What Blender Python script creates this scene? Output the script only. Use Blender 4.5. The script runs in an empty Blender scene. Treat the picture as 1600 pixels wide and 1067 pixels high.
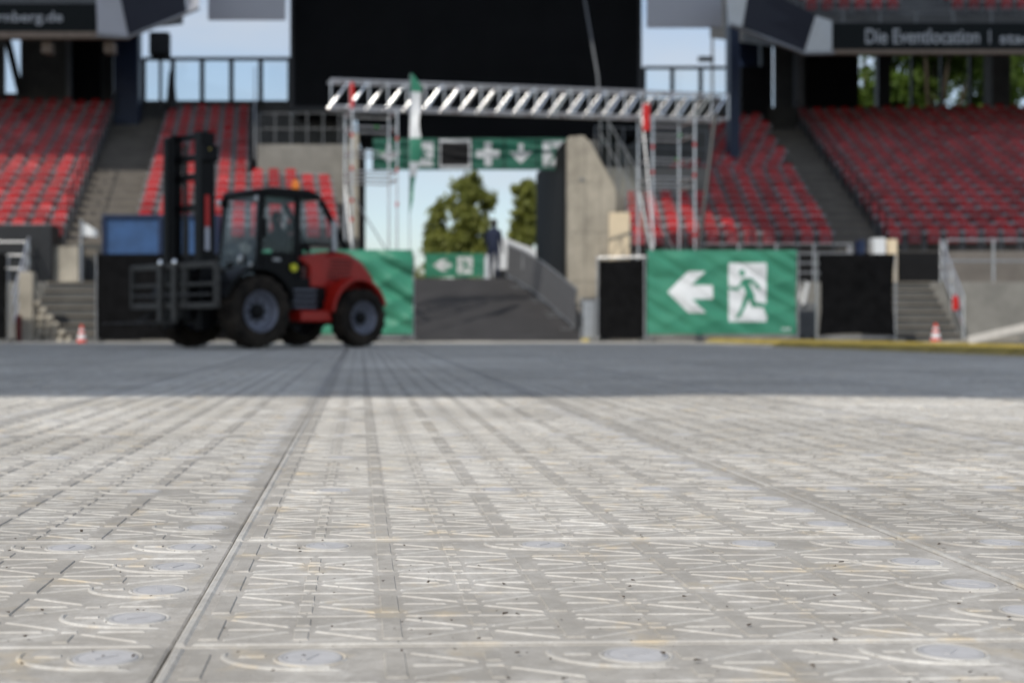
import bpy, bmesh, math, random
from mathutils import Vector, Matrix, noise
R = math.radians
random.seed(7)
scn = bpy.context.scene
col = scn.collection
F, CX, HY, CH = 2222.0, 640.0, 510.0, 0.35      # lens in px of the photo, principal column, horizon row, eye height

# ------------------------------------------------------------------ camera, sky, sun, exposure
cam_d = bpy.data.cameras.new('camera'); cam = bpy.data.objects.new('camera', cam_d); col.objects.link(cam)
cam.location = (0, 0, CH); cam.rotation_euler = (R(90), 0, 0)
cam_d.sensor_width = 36; cam_d.lens = 50
cam_d.shift_x = (800 - CX) / 1600; cam_d.shift_y = -(533.5 - HY) / 1600
cam_d.clip_start = 0.05; cam_d.clip_end = 3000
cam_d.dof.use_dof = True; cam_d.dof.focus_distance = 2.15; cam_d.dof.aperture_fstop = 4.6
cam_d.dof.aperture_blades = 9
scn.camera = cam
SUN_EL, SUN_AZ = 47.0, 34.0                      # azimuth: degrees to the left of straight behind the camera
w = bpy.data.worlds.new('World'); scn.world = w; w.use_nodes = True
nt = w.node_tree; nt.nodes.clear()
sky = nt.nodes.new('ShaderNodeTexSky'); sky.sky_type = 'NISHITA'; sky.sun_disc = False
sdir = Vector((-math.sin(R(SUN_AZ)) * math.cos(R(SUN_EL)), -math.cos(R(SUN_AZ)) * math.cos(R(SUN_EL)), math.sin(R(SUN_EL))))
sky.sun_elevation = R(SUN_EL); sky.sun_rotation = math.atan2(sdir.x, sdir.y)
sky.altitude = 300; sky.air_density = 1.0; sky.dust_density = 1.0; sky.ozone_density = 1.7
bg = nt.nodes.new('ShaderNodeBackground'); bg.inputs[1].default_value = 0.14
# thin clouds all round the sky
tc = nt.nodes.new('ShaderNodeTexCoord'); mp = nt.nodes.new('ShaderNodeMapping'); mp.inputs['Scale'].default_value = (1.0, 1.0, 3.2)
nz = nt.nodes.new('ShaderNodeTexNoise'); nz.inputs['Scale'].default_value = 4.2; nz.inputs['Detail'].default_value = 6
rp = nt.nodes.new('ShaderNodeValToRGB'); rp.color_ramp.elements[0].position = .42; rp.color_ramp.elements[1].position = .80; rp.color_ramp.elements[0].color = (.22, .22, .22, 1)
rp.color_ramp.elements[1].color = (.85, .85, .85, 1)
mx = nt.nodes.new('ShaderNodeMixRGB'); mx.inputs[2].default_value = (4.7, 4.85, 5.1, 1)
out = nt.nodes.new('ShaderNodeOutputWorld')
L = nt.links.new
L(tc.outputs['Generated'], mp.inputs[0]); L(mp.outputs[0], nz.inputs[0]); L(nz.outputs[0], rp.inputs[0])
L(rp.outputs[0], mx.inputs[0]); L(sky.outputs[0], mx.inputs[1]); L(mx.outputs[0], bg.inputs[0]); L(bg.outputs[0], out.inputs[0])
sun_d = bpy.data.lights.new('sun', 'SUN'); sun_d.energy = 3.0; sun_d.angle = R(0.53); sun_d.color = (1, .95, .87)
sun = bpy.data.objects.new('sun', sun_d); col.objects.link(sun); sun.location = sdir * 80
sun.rotation_euler = sdir.to_track_quat('Z', 'Y').to_euler()
scn.view_settings.view_transform = 'Standard'; scn.view_settings.look = 'None'
scn.view_settings.gamma = 1; scn.view_settings.exposure = 0.0; scn.view_settings.use_curve_mapping = False
scn.render.engine = 'CYCLES'

# ------------------------------------------------------------------ helpers
def X(px, D): return (px - CX) / F * D
def Z(py, D): return CH + (HY - py) / F * D
def P(px, py, D): return Vector((X(px, D), D, Z(py, D)))

def tag(o, label=None, cat=None, group=None, kind=None):
    if label: o['label'] = label
    if cat: o['category'] = cat
    if group: o['group'] = group
    if kind: o['kind'] = kind
    return o
def thing(name, label, cat, loc=(0, 0, 0), rz=0, group=None):
    o = bpy.data.objects.new(name, None); o.empty_display_size = .2; col.objects.link(o)
    o.location = loc; o.rotation_euler = (0, 0, rz)
    return tag(o, label, cat, group)

def mat(name, c, rough=.6, metal=0.0, var=0.15, scale=8.0, bump=0.0, bscale=60.0, c2=None, spec=.5, coords='Object', randv=0.0, **kw):
    m = bpy.data.materials.new(name); m.use_nodes = True; t = m.node_tree; b = t.nodes['Principled BSDF']
    b.inputs['Roughness'].default_value = rough; b.inputs['Metallic'].default_value = metal
    b.inputs['Specular IOR Level'].default_value = spec
    for k, v in kw.items(): b.inputs[k.replace('_', ' ')].default_value = v
    tcn = t.nodes.new('ShaderNodeTexCoord')
    n = t.nodes.new('ShaderNodeTexNoise'); n.inputs['Scale'].default_value = scale; n.inputs['Detail'].default_value = 5; n.inputs['Roughness'].default_value = .6
    t.links.new(tcn.outputs[coords], n.inputs[0])
    mr = t.nodes.new('ShaderNodeMapRange'); mr.inputs[1].default_value = .3; mr.inputs[2].default_value = .7
    t.links.new(n.outputs[0], mr.inputs[0])
    mxn = t.nodes.new('ShaderNodeMixRGB')
    a = [max(0, v * (1 - var)) for v in c]; d = c2 if c2 else [min(1, v * (1 + var)) for v in c]
    mxn.inputs[1].default_value = (*a, 1); mxn.inputs[2].default_value = (*d, 1)
    t.links.new(mr.outputs[0], mxn.inputs[0]); last = mxn.outputs[0]
    if randv:
        oi = t.nodes.new('ShaderNodeObjectInfo'); hs = t.nodes.new('ShaderNodeHueSaturation')
        m2 = t.nodes.new('ShaderNodeMapRange'); m2.inputs[3].default_value = 1 - randv; m2.inputs[4].default_value = 1 + randv
        t.links.new(oi.outputs['Random'], m2.inputs[0]); t.links.new(m2.outputs[0], hs.inputs['Value'])
        t.links.new(last, hs.inputs['Color']); last = hs.outputs[0]
    t.links.new(last, b.inputs['Base Color'])
    if bump:
        n2 = t.nodes.new('ShaderNodeTexNoise'); n2.inputs['Scale'].default_value = bscale; n2.inputs['Detail'].default_value = 4
        t.links.new(tcn.outputs[coords], n2.inputs[0])
        bp = t.nodes.new('ShaderNodeBump'); bp.inputs['Strength'].default_value = bump; bp.inputs['Distance'].default_value = .01
        t.links.new(n2.outputs[0], bp.inputs['Height']); t.links.new(bp.outputs[0], b.inputs['Normal'])
    return m
def glass(name, c, opac=.25, rough=.05):
    m = bpy.data.materials.new(name); m.use_nodes = True; t = m.node_tree; t.nodes.clear()
    o = t.nodes.new('ShaderNodeOutputMaterial'); tr = t.nodes.new('ShaderNodeBsdfTransparent'); tr.inputs[0].default_value = (*c, 1)
    g = t.nodes.new('ShaderNodeBsdfGlossy'); g.inputs['Roughness'].default_value = rough; g.inputs[0].default_value = (.9, .95, .95, 1)
    df = t.nodes.new('ShaderNodeBsdfDiffuse'); df.inputs[0].default_value = (.25, .3, .3, 1)
    lw = t.nodes.new('ShaderNodeLayerWeight'); pw = t.nodes.new('ShaderNodeMath'); pw.operation = 'POWER'; pw.inputs[1].default_value = 4.5
    fr = t.nodes.new('ShaderNodeMath'); fr.operation = 'MULTIPLY_ADD'; fr.inputs[1].default_value = .6; fr.inputs[2].default_value = .025
    t.links.new(lw.outputs['Facing'], pw.inputs[0]); t.links.new(pw.outputs[0], fr.inputs[0])
    a = t.nodes.new('ShaderNodeMixShader'); b = t.nodes.new('ShaderNodeMixShader'); b.inputs[0].default_value = opac
    t.links.new(fr.outputs[0], a.inputs[0]); t.links.new(tr.outputs[0], a.inputs[1]); t.links.new(g.outputs[0], a.inputs[2])
    t.links.new(a.outputs[0], b.inputs[1]); t.links.new(df.outputs[0], b.inputs[2]); t.links.new(b.outputs[0], o.inputs[0])
    return m

class MB:
    def __init__(s): s.v = []; s.f = []; s.m = []
    def add(s, vs, fs, mi=0):
        k = len(s.v); s.v += [tuple(v) for v in vs]; s.f += [tuple(i + k for i in f) for f in fs]; s.m += [mi] * len(fs); return s
    def box(s, a, b, mi=0, M=None):          # two corners
        x0, x1 = sorted((a[0], b[0])); y0, y1 = sorted((a[1], b[1])); z0, z1 = sorted((a[2], b[2]))
        vs = [Vector(p) for p in ((x0,y0,z0),(x1,y0,z0),(x1,y1,z0),(x0,y1,z0),(x0,y0,z1),(x1,y0,z1),(x1,y1,z1),(x0,y1,z1))]
        if M is not None: vs = [M @ v for v in vs]
        return s.add(vs, [(0,3,2,1),(4,5,6,7),(0,1,5,4),(1,2,6,5),(2,3,7,6),(3,0,4,7)], mi)
    def bar(s, p, q, w, h=None, mi=0, up=(0, 0, 1)):        # rectangular bar from p to q
        p, q = Vector(p), Vector(q); h = h or w; d = (q - p).normalized(); u = Vector(up)
        if abs(d.dot(u)) > .95: u = Vector((1, 0, 0)) if abs(d.x) < .9 else Vector((0, 1, 0))
        a = d.cross(u).normalized() * w / 2; b = a.cross(d).normalized() * h / 2
        vs = [c + i * a + j * b for c in (p, q) for i, j in ((-1,-1),(1,-1),(1,1),(-1,1))]
        return s.add(vs, [(0,1,2,3),(7,6,5,4),(0,4,5,1),(1,5,6,2),(2,6,7,3),(3,7,4,0)], mi)
    def tube(s, pts, r, n=8, mi=0, cap=True):
        pts = [Vector(p) for p in pts]; rs = r if isinstance(r, (list, tuple)) else [r] * len(pts); rings = []
        for i, p in enumerate(pts):
            d = (pts[min(i + 1, len(pts) - 1)] - pts[max(i - 1, 0)]).normalized()
            u = Vector((0, 0, 1)) if abs(d.z) < .9 else Vector((1, 0, 0))
            a = d.cross(u).normalized(); b = a.cross(d).normalized()
            rings.append([p + (a * math.cos(2 * math.pi * k / n) + b * math.sin(2 * math.pi * k / n)) * rs[i] for k in range(n)])
        vs = [v for rg in rings for v in rg]; fs = []
        for i in range(len(pts) - 1):
            for k in range(n): fs.append((i*n+k, i*n+(k+1) % n, (i+1)*n+(k+1) % n, (i+1)*n+k))
        if cap: fs += [tuple(range(n))[::-1], tuple((len(pts)-1)*n + k for k in range(n))]
        return s.add(vs, fs, mi)
    def prism(s, pts, a, b, axis='y', mi=0):                # 2D outline extruded along an axis
        def mk(u, v, t): return (u, t, v) if axis == 'y' else ((t, u, v) if axis == 'x' else (u, v, t))
        n = len(pts); vs = [mk(u, v, a) for u, v in pts] + [mk(u, v, b) for u, v in pts]
        fs = [tuple(range(n))[::-1], tuple(range(n, 2 * n))] + [(i, (i+1) % n, n + (i+1) % n, n + i) for i in range(n)]
        return s.add(vs, fs, mi)
    def lathe(s, prof, n=24, axis='y', mi=0, c=(0, 0, 0)):  # profile (t along axis, r)
        vs = []; c = Vector(c)
        for t, r in prof:
            for k in range(n):
                A = 2 * math.pi * k / n; ca, sa = r * math.cos(A), r * math.sin(A)
                vs.append(c + Vector((ca, t, sa) if axis == 'y' else ((t, ca, sa) if axis == 'x' else (ca, sa, t))))
        fs = [(i*n+k, i*n+(k+1) % n, (i+1)*n+(k+1) % n, (i+1)*n+k) for i in range(len(prof)-1) for k in range(n)]
        return s.add(vs, fs, mi)
    def mesh(s, name, mats, smooth=False, fix=True):
        me = bpy.data.meshes.new(name); me.from_pydata(s.v, [], s.f)
        for m in (mats if isinstance(mats, (list, tuple)) else [mats]): me.materials.append(m)
        me.polygons.foreach_set('material_index', s.m)
        if fix:
            bm = bmesh.new(); bm.from_mesh(me); bmesh.ops.recalc_face_normals(bm, faces=bm.faces); bm.to_mesh(me); bm.free()
        if smooth: me.polygons.foreach_set('use_smooth', [True] * len(me.polygons)); 
        me.update(); return me
    def build(s, name, mats, parent=None, loc=(0, 0, 0), rz=0, smooth=False, bevel=0, fix=True):
        o = bpy.data.objects.new(name, s.mesh(name, mats, smooth, fix)); col.objects.link(o); o.parent = parent
        o.location = loc; o.rotation_euler = (0, 0, rz)
        if bevel:
            b = o.modifiers.new('bevel', 'BEVEL'); b.width = bevel; b.segments = 2; b.limit_method = 'ANGLE'; b.angle_limit = R(35)
        if smooth:
            try: o.data.set_sharp_from_angle(angle=R(40))
            except Exception: pass
        return o
def inst(name, me, parent, loc=(0, 0, 0), rot=(0, 0, 0), sc=None):
    o = bpy.data.objects.new(name, me); col.objects.link(o); o.parent = parent; o.location = loc; o.rotation_euler = rot
    if sc: o.scale = sc
    return o
def copy_tree(o, parent=None):
    c = o.copy(); col.objects.link(c); c.parent = parent
    for ch in [k for k in bpy.data.objects if k.parent == o]: copy_tree(ch, c)
    return c

# ------------------------------------------------------------------ materials
M = {}
M['concrete'] = mat('concrete', (.24, .23, .205), .85, var=.22, scale=1.6, bump=.3, bscale=30)
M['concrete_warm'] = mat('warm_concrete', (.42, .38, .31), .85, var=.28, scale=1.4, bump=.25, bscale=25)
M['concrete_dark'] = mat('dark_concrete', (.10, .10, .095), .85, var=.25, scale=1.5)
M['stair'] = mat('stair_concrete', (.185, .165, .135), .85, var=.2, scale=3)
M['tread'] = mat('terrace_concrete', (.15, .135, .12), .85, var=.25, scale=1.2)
M['flat_black'] = mat('flat_black_finish', (.010, .010, .011), .75, var=.2, scale=3, spec=.2)  # plain black, also used for shade on the tunnel's inner wall
M['screen'] = mat('screen_black', (.010, .0105, .0115), .8, var=.15, scale=.8, spec=.06)
M['galv'] = mat('galvanised_steel', (.46, .47, .48), .42, .75, var=.2, scale=12)
M['alu'] = mat('aluminium_tube', (.72, .72, .72), .30, .85, var=.12, scale=9)
M['steel_grey'] = mat('grey_painted_steel', (.20, .21, .22), .5, .2, var=.15)
M['dark_steel'] = mat('dark_steel', (.022, .023, .025), .5, .2, var=.2)
M['navy'] = mat('navy_paint', (.008, .02, .06), .5, var=.2)
M['blue_paint'] = mat('blue_container_paint', (.03, .085, .21), .5, var=.25, scale=2)
M['red_seat'] = mat('red_seat_plastic', (.40, .005, .008), .45, var=.12, scale=6, randv=.28, spec=.4)
M['grey_seat'] = mat('grey_seat_underside', (.22, .05, .06), .5, var=.2, scale=6, randv=.3)
M['green'] = mat('green_banner_vinyl', (.045, .245, .150), .45, var=.10, scale=1.6)
M['green_dark'] = mat('dark_green_mesh', (.008, .10, .065), .7, var=.15, scale=2)
M['white'] = mat('white_vinyl', (.74, .76, .77), .5, var=.05)
M['black_mesh'] = mat('black_fence_mesh', (.006, .006, .0065), .85, var=.4, scale=4, bump=.2, spec=.08)
M['yellow'] = mat('yellow_plastic', (.50, .38, .06), .5, var=.2, scale=8)
M['yellow_dirty'] = mat('worn_yellow_rubber', (.36, .27, .06), .7, var=.35, scale=7)
M['rubber'] = mat('black_rubber', (.018, .017, .016), .85, var=.3, scale=6, bump=.3)
M['tyre'] = mat('dusty_tyre', (.009, .0085, .008), .85, var=.3, scale=4, c2=(.055, .044, .034), spec=.15)
M['fl_red'] = mat('red_machine_paint', (.42, .014, .007), .34, var=.12, scale=4)
M['fl_black'] = mat('black_machine_paint', (.005, .005, .0055), .45, var=.25, scale=5, spec=.18)
M['fl_grey'] = mat('worn_dark_steel', (.060, .056, .050), .5, .3, var=.35, scale=9)
M['rim'] = mat('grey_wheel_rim', (.17, .18, .22), .45, .2, var=.15)
M['chrome'] = mat('chrome', (.85, .85, .85), .1, 1.0, var=.02)
M['orange'] = mat('orange_beacon', (.85, .22, .02), .3, var=.1, Emission_Color=(1, .28, .03, 1), Emission_Strength=.35)
M['cone'] = mat('cone_orange', (.70, .05, .02), .45, var=.08)
M['red_paint'] = mat('red_paint', (.55, .015, .012), .4, var=.1)
M['skin'] = mat('skin', (.42, .21, .14), .5, var=.08)
M['hair'] = mat('dark_hair', (.02, .013, .01), .6, var=.3)
M['dark_cloth'] = mat('dark_cloth', (.014, .014, .017), .9, var=.3, scale=20)
M['navy_cloth'] = mat('navy_cloth', (.015, .022, .05), .9, var=.3, scale=20)
M['ramp'] = mat('ramp_rubber', (.042, .040, .041), .8, var=.25, scale=1.5, bump=.4, bscale=18)
M['cream'] = mat('cream_board', (.80, .66, .46), .7, var=.06)
M['grey_panel'] = mat('grey_hanging_panel', (.52, .53, .58), .55, var=.05, scale=.7)
M['fascia'] = mat('fascia_dark', (.005, .008, .009), .55, var=.15, spec=.2)
M['fascia_navy'] = mat('fascia_navy', (.008, .010, .026), .6, var=.2)
M['beige'] = mat('beige_ledge', (.27, .21, .165), .8, var=.2)
M['letters'] = mat('pale_letters', (.50, .52, .55), .5, var=.05)
M['bark'] = mat('bark', (.06, .045, .03), .9, var=.3, scale=6)
M['wood_white'] = mat('pale_board', (.62, .58, .52), .6, var=.1)
M['glass'] = glass('clear_glass', (.975, .992, .995), .01)
M['cab_glass'] = glass('tinted_cab_glass', (.93, .97, .985), .008)
M['glow_lamp'] = mat('lamp_lens', (.9, .9, .88), .12, .6, var=.02)
def leafmat(name, a, b):
    m = mat(name, a, .55, var=.2, scale=.9, c2=b, spec=.3)
    t = m.node_tree; bs = t.nodes['Principled BSDF']; o = t.nodes['Material Output']
    tl = t.nodes.new('ShaderNodeBsdfTranslucent'); tl.inputs[0].default_value = (*[v * 1.3 for v in b], 1)
    ms = t.nodes.new('ShaderNodeMixShader'); ms.inputs[0].default_value = .3
    t.links.new(bs.outputs[0], ms.inputs[1]); t.links.new(tl.outputs[0], ms.inputs[2]); t.links.new(ms.outputs[0], o.inputs[0])
    return m
M['leaf_olive'] = leafmat('olive_leaves', (.12, .145, .03), (.26, .27, .06))
M['leaf_green'] = leafmat('green_leaves', (.045, .085, .012), (.12, .19, .025))

def floor_mat(name, base, light, dark, stain):
    """worn composite deck: blotches, pale scuffs, yellowish dirt, specks"""
    m = bpy.data.materials.new(name); m.use_nodes = True; t = m.node_tree; b = t.nodes['Principled BSDF']; N = t.nodes.new; K = t.links.new
    geo = N('ShaderNodeNewGeometry'); oi = N('ShaderNodeObjectInfo')
    def nz(scale, det=5, rough=.6, vec=None, dist=0):
        n = N('ShaderNodeTexNoise'); n.inputs['Scale'].default_value = scale; n.inputs['Detail'].default_value = det
        n.inputs['Roughness'].default_value = rough; n.inputs['Distortion'].default_value = dist; K(vec or geo.outputs['Position'], n.inputs[0]); return n.outputs[0]
    def rng(s, a, c, lo=0, hi=1):
        r = N('ShaderNodeMapRange'); r.inputs[1].default_value = a; r.inputs[2].default_value = c; r.inputs[3].default_value = lo; r.inputs[4].default_value = hi; K(s, r.inputs[0]); return r.outputs[0]
    def mix(f, a, c):
        x = N('ShaderNodeMixRGB'); K(f, x.inputs[0])
        for s, i in ((a, 1), (c, 2)):
            if isinstance(s, tuple): x.inputs[i].default_value = (*s, 1)
            else: K(s, x.inputs[i])
        return x.outputs[0]
    c = mix(rng(nz(5.5, 6), .35, .65), base, dark)
    c = mix(rng(nz(2.3, 7, .7, dist=.6), .50, .70, 0, .85), c, light)
    c = mix(rng(nz(.55, 5, .6, dist=1.0), .50, .68, 0, .65), c, light)
    c = mix(rng(nz(1.3, 6, .7, dist=2.0), .54, .66, 0, .45), c, dark)
    c = mix(rng(nz(38, 4, .7), .52, .72, 0, .55), c, light)
    c = mix(rng(nz(16, 5, .75, dist=.4), .46, .62, 0, .7), c, dark)
    c = mix(rng(nz(60, 5, .8), .52, .66, 0, .5), c, dark)
    c = mix(rng(nz(9, 5, .6), .57, .72, 0, .6), c, stain)
    c = mix(rng(nz(420, 2), .70, .76, 0, .6), c, tuple(v * .35 for v in dark))
    hs = N('ShaderNodeHueSaturation'); K(rng(oi.outputs['Random'], 0, 1, .86, 1.10), hs.inputs['Value']); K(c, hs.inputs['Color'])
    K(hs.outputs[0], b.inputs['Base Color'])
    b.inputs['Roughness'].default_value = .55; K(rng(nz(14), .3, .7, .42, .72), b.inputs['Roughness'])
    b.inputs['Specular IOR Level'].default_value = .22
    bp = N('ShaderNodeBump'); bp.inputs['Strength'].default_value = .6; bp.inputs['Distance'].default_value = .003
    K(nz(90, 6, .75), bp.inputs['Height']); K(bp.outputs[0], b.inputs['Normal'])
    return m
M['deck'] = floor_mat('pale_worn_deck', (.50, .470, .42), (.68, .65, .60), (.36, .335, .295), (.55, .455, .31))
M['deck_rib'] = floor_mat('pale_deck_ribs', (.56, .535, .485), (.73, .71, .66), (.44, .415, .375), (.66, .51, .30))
M['deck_pad'] = floor_mat('pale_deck_pads', (.475, .445, .395), (.58, .55, .50), (.36, .335, .295), (.46, .38, .26))
M['lid'] = mat('blue_grey_lid', (.53, .52, .515), .5, var=.12, scale=30, spec=.3)
M['lid_rim'] = mat('lid_rim', (.46, .45, .44), .5, var=.1)
M['ground'] = mat('pitch_side_asphalt', (.15, .15, .148), .9, var=.2, scale=.8, coords='Object')
M['outer'] = mat('outer_paving', (.20, .20, .19), .9, var=.2, scale=.5)

# ------------------------------------------------------------------ ground and deck floor
g = MB(); g.add([(-900, -900, -.06), (900, -900, -.06), (900, 900, -.06), (-900, 900, -.06)], [(0, 1, 2, 3)])
tag(g.build('ground', M['ground']), kind='structure')
PW, PD = 1.092, 0.765          # deck panel size
YAW = R(2.0)
floor = bpy.data.objects.new('floor', None); col.objects.link(floor); tag(floor, kind='structure')
floor.rotation_euler = (0, 0, YAW)
def frust(mb, x0, y0, x1, y1, h, ins, mi_side, mi_top, z=0):     # low pad with sloping sides
    mb.add([(x0,y0,z),(x1,y0,z),(x1,y1,z),(x0,y1,z)] + [(x0+ins,y0+ins,z+h),(x1-ins,y0+ins,z+h),(x1-ins,y1-ins,z+h),(x0+ins,y1-ins,z+h)],
           [(0,1,5,4),(1,2,6,5),(2,3,7,6),(3,0,4,7)], mi_side)
    k = len(mb.v); mb.f.append((k-4, k-3, k-2, k-1)); mb.m.append(mi_top)
def rib(mb, p, q, w=.008, h=.0042, top=.45, mi=1, z=0):
    p = Vector((p[0], p[1], 0)); q = Vector((q[0], q[1], 0)); d = (q - p).normalized(); a = Vector((-d.y, d.x, 0)) * w / 2; e = d * w * .6
    vs = [p - a, q - a, q + a, p + a, p + e - a * top, q - e - a * top, q - e + a * top, p + e + a * top]
    mb.add([(v.x, v.y, z + (h if i > 3 else 0)) for i, v in enumerate(vs)], [(0,1,5,4),(1,2,6,5),(2,3,7,6),(3,0,4,7),(4,5,6,7)], mi)
lid_rel = []     # lid places on one panel, from its near left corner
for fx in (.14, .457, .768): lid_rel.append((fx * PW, PD - .052))
for k in range(4): lid_rel.append((PW - .062, PD - .052 - k * PD / 4 * .96))
def panel_mesh(name, mats, lids=True):
    mb = MB(); gap = .0010; lip = .007
    x0, y0, x1, y1 = gap, gap, PW - gap, PD - gap
    # slab with chamfered rim
    mb.add([(x0,y0,-.04),(x1,y0,-.04),(x1,y1,-.04),(x0,y1,-.04),(x0,y0,-.002),(x1,y0,-.002),(x1,y1,-.002),(x0,y1,-.002),
            (x0+.003,y0+.003,0),(x1-.003,y0+.003,0),(x1-.003,y1-.003,0),(x0+.003,y1-.003,0)],
           [(0,1,5,4),(1,2,6,5),(2,3,7,6),(3,0,4,7),(4,5,9,8),(5,6,10,9),(6,7,11,10),(7,4,8,11),(8,9,10,11)], 0)
    rib(mb, (x0 + .0075, y0 + .004), (x0 + .0085, y1 - .004), .013, .0028)       # raised lip along the left edge
    rib(mb, (x0 + .02, y0 + .010), (x1 - .02, y0 + .010), .007, .0022)
    cw = (PW - .06) / 5; rh = (PD - .03) / 5
    blocked = [(lx - .075, ly - .055, lx + .05, ly + .045) for lx, ly in lid_rel] if lids else []
    def hit(a, b):
        for t in (0, .25, .5, .75, 1):
            x = a[0] + (b[0] - a[0]) * t; y = a[1] + (b[1] - a[1]) * t
            if any(q[0] < x < q[2] and q[1] < y < q[3] for q in blocked): return True
        return not (x0 + .012 < min(a[0], b[0]) and max(a[0], b[0]) < x1 - .008)
    rnd = random.Random(3)
    for i in range(6):                                   # wide pads
        cx = .036 + i * cw
        if i == 5: cx = PW - .022
        for j in range(5):
            ya = .015 + j * rh + .020; yb = ya + rh - .040
            if not hit((cx, ya), (cx, yb)): frust(mb, cx - .0115, ya, cx + .0115, yb, .0022, .0013, 0, 2)
    for j in range(1, 5):                                # long cross ribs between rows
        y = .015 + j * rh
        for i in range(5):
            a, b = (.036 + i * cw + .018, y), (.036 + (i + 1) * cw - .018, y)
            m_ = ((a[0] + b[0]) / 2, y)
            for s, e in ((a, (m_[0] - .002, y)), (( m_[0] + .002, y), b)):
                if not hit(s, e): rib(mb, s, e, .0050, .0017)
    for i in range(5):                                   # small pads and the fans that spread from them
        cx = .036 + (i + .5) * cw
        for j in range(5):
            yb = .015 + j * rh; ym = yb + rh / 2
            for o in (-1, 1):
                ya = ym + o * rh * .25
                if not hit((cx, ya - .02), (cx, ya + .02)): frust(mb, cx - .0085, ya - rh * .13, cx + .0085, ya + rh * .13, .0020, .0012, 0, 2)
            if not hit((cx - .006, ym), (cx + .006, ym)): frust(mb, cx - .010, ym - .005, cx + .009, ym + .003, .0015, .0012, 1, 1)
            for s in (-1, 1):
                xa = cx + s * .015; xb = cx + s * (cw / 2 - .017)
                for dy in (-1, 0, 1):
                    a = (xa + (s * .016 if dy == 0 else 0), ym + dy * .012); b = (xb, ym + dy * rh * .37)
                    if not hit(a, b): rib(mb, a, b, .0050, .0018)
    if lids:
        for lx, ly in lid_rel:                           # socket rim, sweep ridge and keys round each lid
            n = 28
            for k in range(n):
                A, B = 2*math.pi*k/n, 2*math.pi*(k+1)/n
                for r0, r1, z0, z1, mi in ((.040, .038, 0, .0016, 1), (.038, .035, .0016, .0006, 1)):
                    mb.add([(lx+r0*math.cos(A), ly+r0*math.sin(A), z0), (lx+r0*math.cos(B), ly+r0*math.sin(B), z0),
                            (lx+r1*math.cos(B), ly+r1*math.sin(B), z1), (lx+r1*math.cos(A), ly+r1*math.sin(A), z1)], [(0,1,2,3)], mi)
            pts = []
            for k in range(11):
                A = math.pi - .25 + (math.pi / 2 + .30) * k / 10
                pts.append((lx - .004 + .088 * math.cos(A), ly + .012 + .064 * math.sin(A)))
            pts.append((lx + .034, ly - .053))
            pts = [p for p in pts if p[0] > x0 + .004 and y0 + .004 < p[1] < y1 - .002]
            V_ = []; nP = len(pts)
            for q_ in range(nP):
                pa, pb = Vector(pts[max(0, q_ - 1)]), Vector(pts[min(nP - 1, q_ + 1)]); dd_ = (pb - pa).normalized(); nn = Vector((-dd_.y, dd_.x)); c_0 = Vector(pts[q_])
                h_ = .0004 if q_ in (0, nP - 1) else .0026
                for off, hz in ((-.0034, 0), (-.0015, h_), (.0015, h_), (.0034, 0)): v_ = c_0 + nn * off; V_.append((v_.x, v_.y, hz))
            mb.add(V_, [(4*q_+e_, 4*q_+4+e_, 4*q_+5+e_, 4*q_+1+e_) for q_ in range(nP - 1) for e_ in range(3)], 1)
            frust(mb, lx - .076, ly + .004, lx - .047, ly + .013, .0018, .001, 1, 1)
            frust(mb, lx - .004, ly - .046 + .0, lx + .022, ly - .0415, .0025, .001, 1, 1)
    return mb.mesh(name, mats, fix=False)
light_me = panel_mesh('deck_panel', [M['deck'], M['deck_rib'], M['deck_pad']])
lb = MB()
lb.lathe([(.0006, .0345), (.0018, .033), (.0018, .030), (.0012, .028)], 28, 'z', 1)
lb.lathe([(.0012, .028), (.0014, 0.0005)], 28, 'z', 0)
lb.bar((-.014, 0, .0019), (.014, 0, .0019), .006, .0010, 0)
lid_me = lb.mesh('locking_lid', [M['lid'], M['lid_rim']], fix=False)
def w2f(x, y):  # world to floor frame
    c, s = math.cos(-YAW), math.sin(-YAW); return x * c - y * s, x * s + y * c
def f2w(x, y):
    c, s = math.cos(YAW), math.sin(YAW); return x * c - y * s, x * s + y * c
# seam column: left seam at px 362 on row 850 ; row seam at row 845
DS = CH * F / (848 - HY); sx0 = w2f(X(364, DS), DS)[0]; sy0 = w2f(X(600, CH * F / (845 - HY)), CH * F / (845 - HY))[1]
edgeD = 7.07
sx0 = sx0 % PW; 
cand = []
for i in range(-20, 20):
    for j in range(-4, 46):
        fx, fy = sx0 + i * PW, sy0 + (j - 1) * PD
        wx, wy = f2w(fx + PW / 2, fy + PD / 2)
        if wy < -.6 or wy > 33.4: continue
        lo = -660 / F * max(wy, 1) - .75; hi = 980 / F * max(wy, 1) + .75
        inside = lo < wx < hi
        if wx < lo - 4.5 or wx > hi + 4.5: continue
        if wy > 14 and wx > 6.3 + (31.5 - wy) * .07: continue
        cand.append((wy + (0 if inside else 1.5), fx, fy, wx))
cand.sort()
rr = random.Random(5); far = []
edge_row = max(fy for wy, fx, fy, wx in cand if f2w(fx + PW/2, fy + PD)[1] < edgeD + .35)
nl = 0; npan = 0
for wy, fx, fy, wx in cand:
    light = fy <= edge_row + .01
    if npan < 298:
        o = inst('deck_panel', light_me, floor, (fx, fy, rr.uniform(-.0006, .0006) + (-.0 if light else -.002)),
                 (rr.uniform(-.0006, .0006), rr.uniform(-.0008, .0008), 0))
        npan += 1
        if light and wy < 6 :
            for lx, ly in lid_rel:
                l = inst('locking_lid', lid_me, o, (lx, ly, 0), (0, 0, rr.uniform(0, 6.28))); nl += 1
    else: far.append((fx, fy))
fb = MB()
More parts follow.
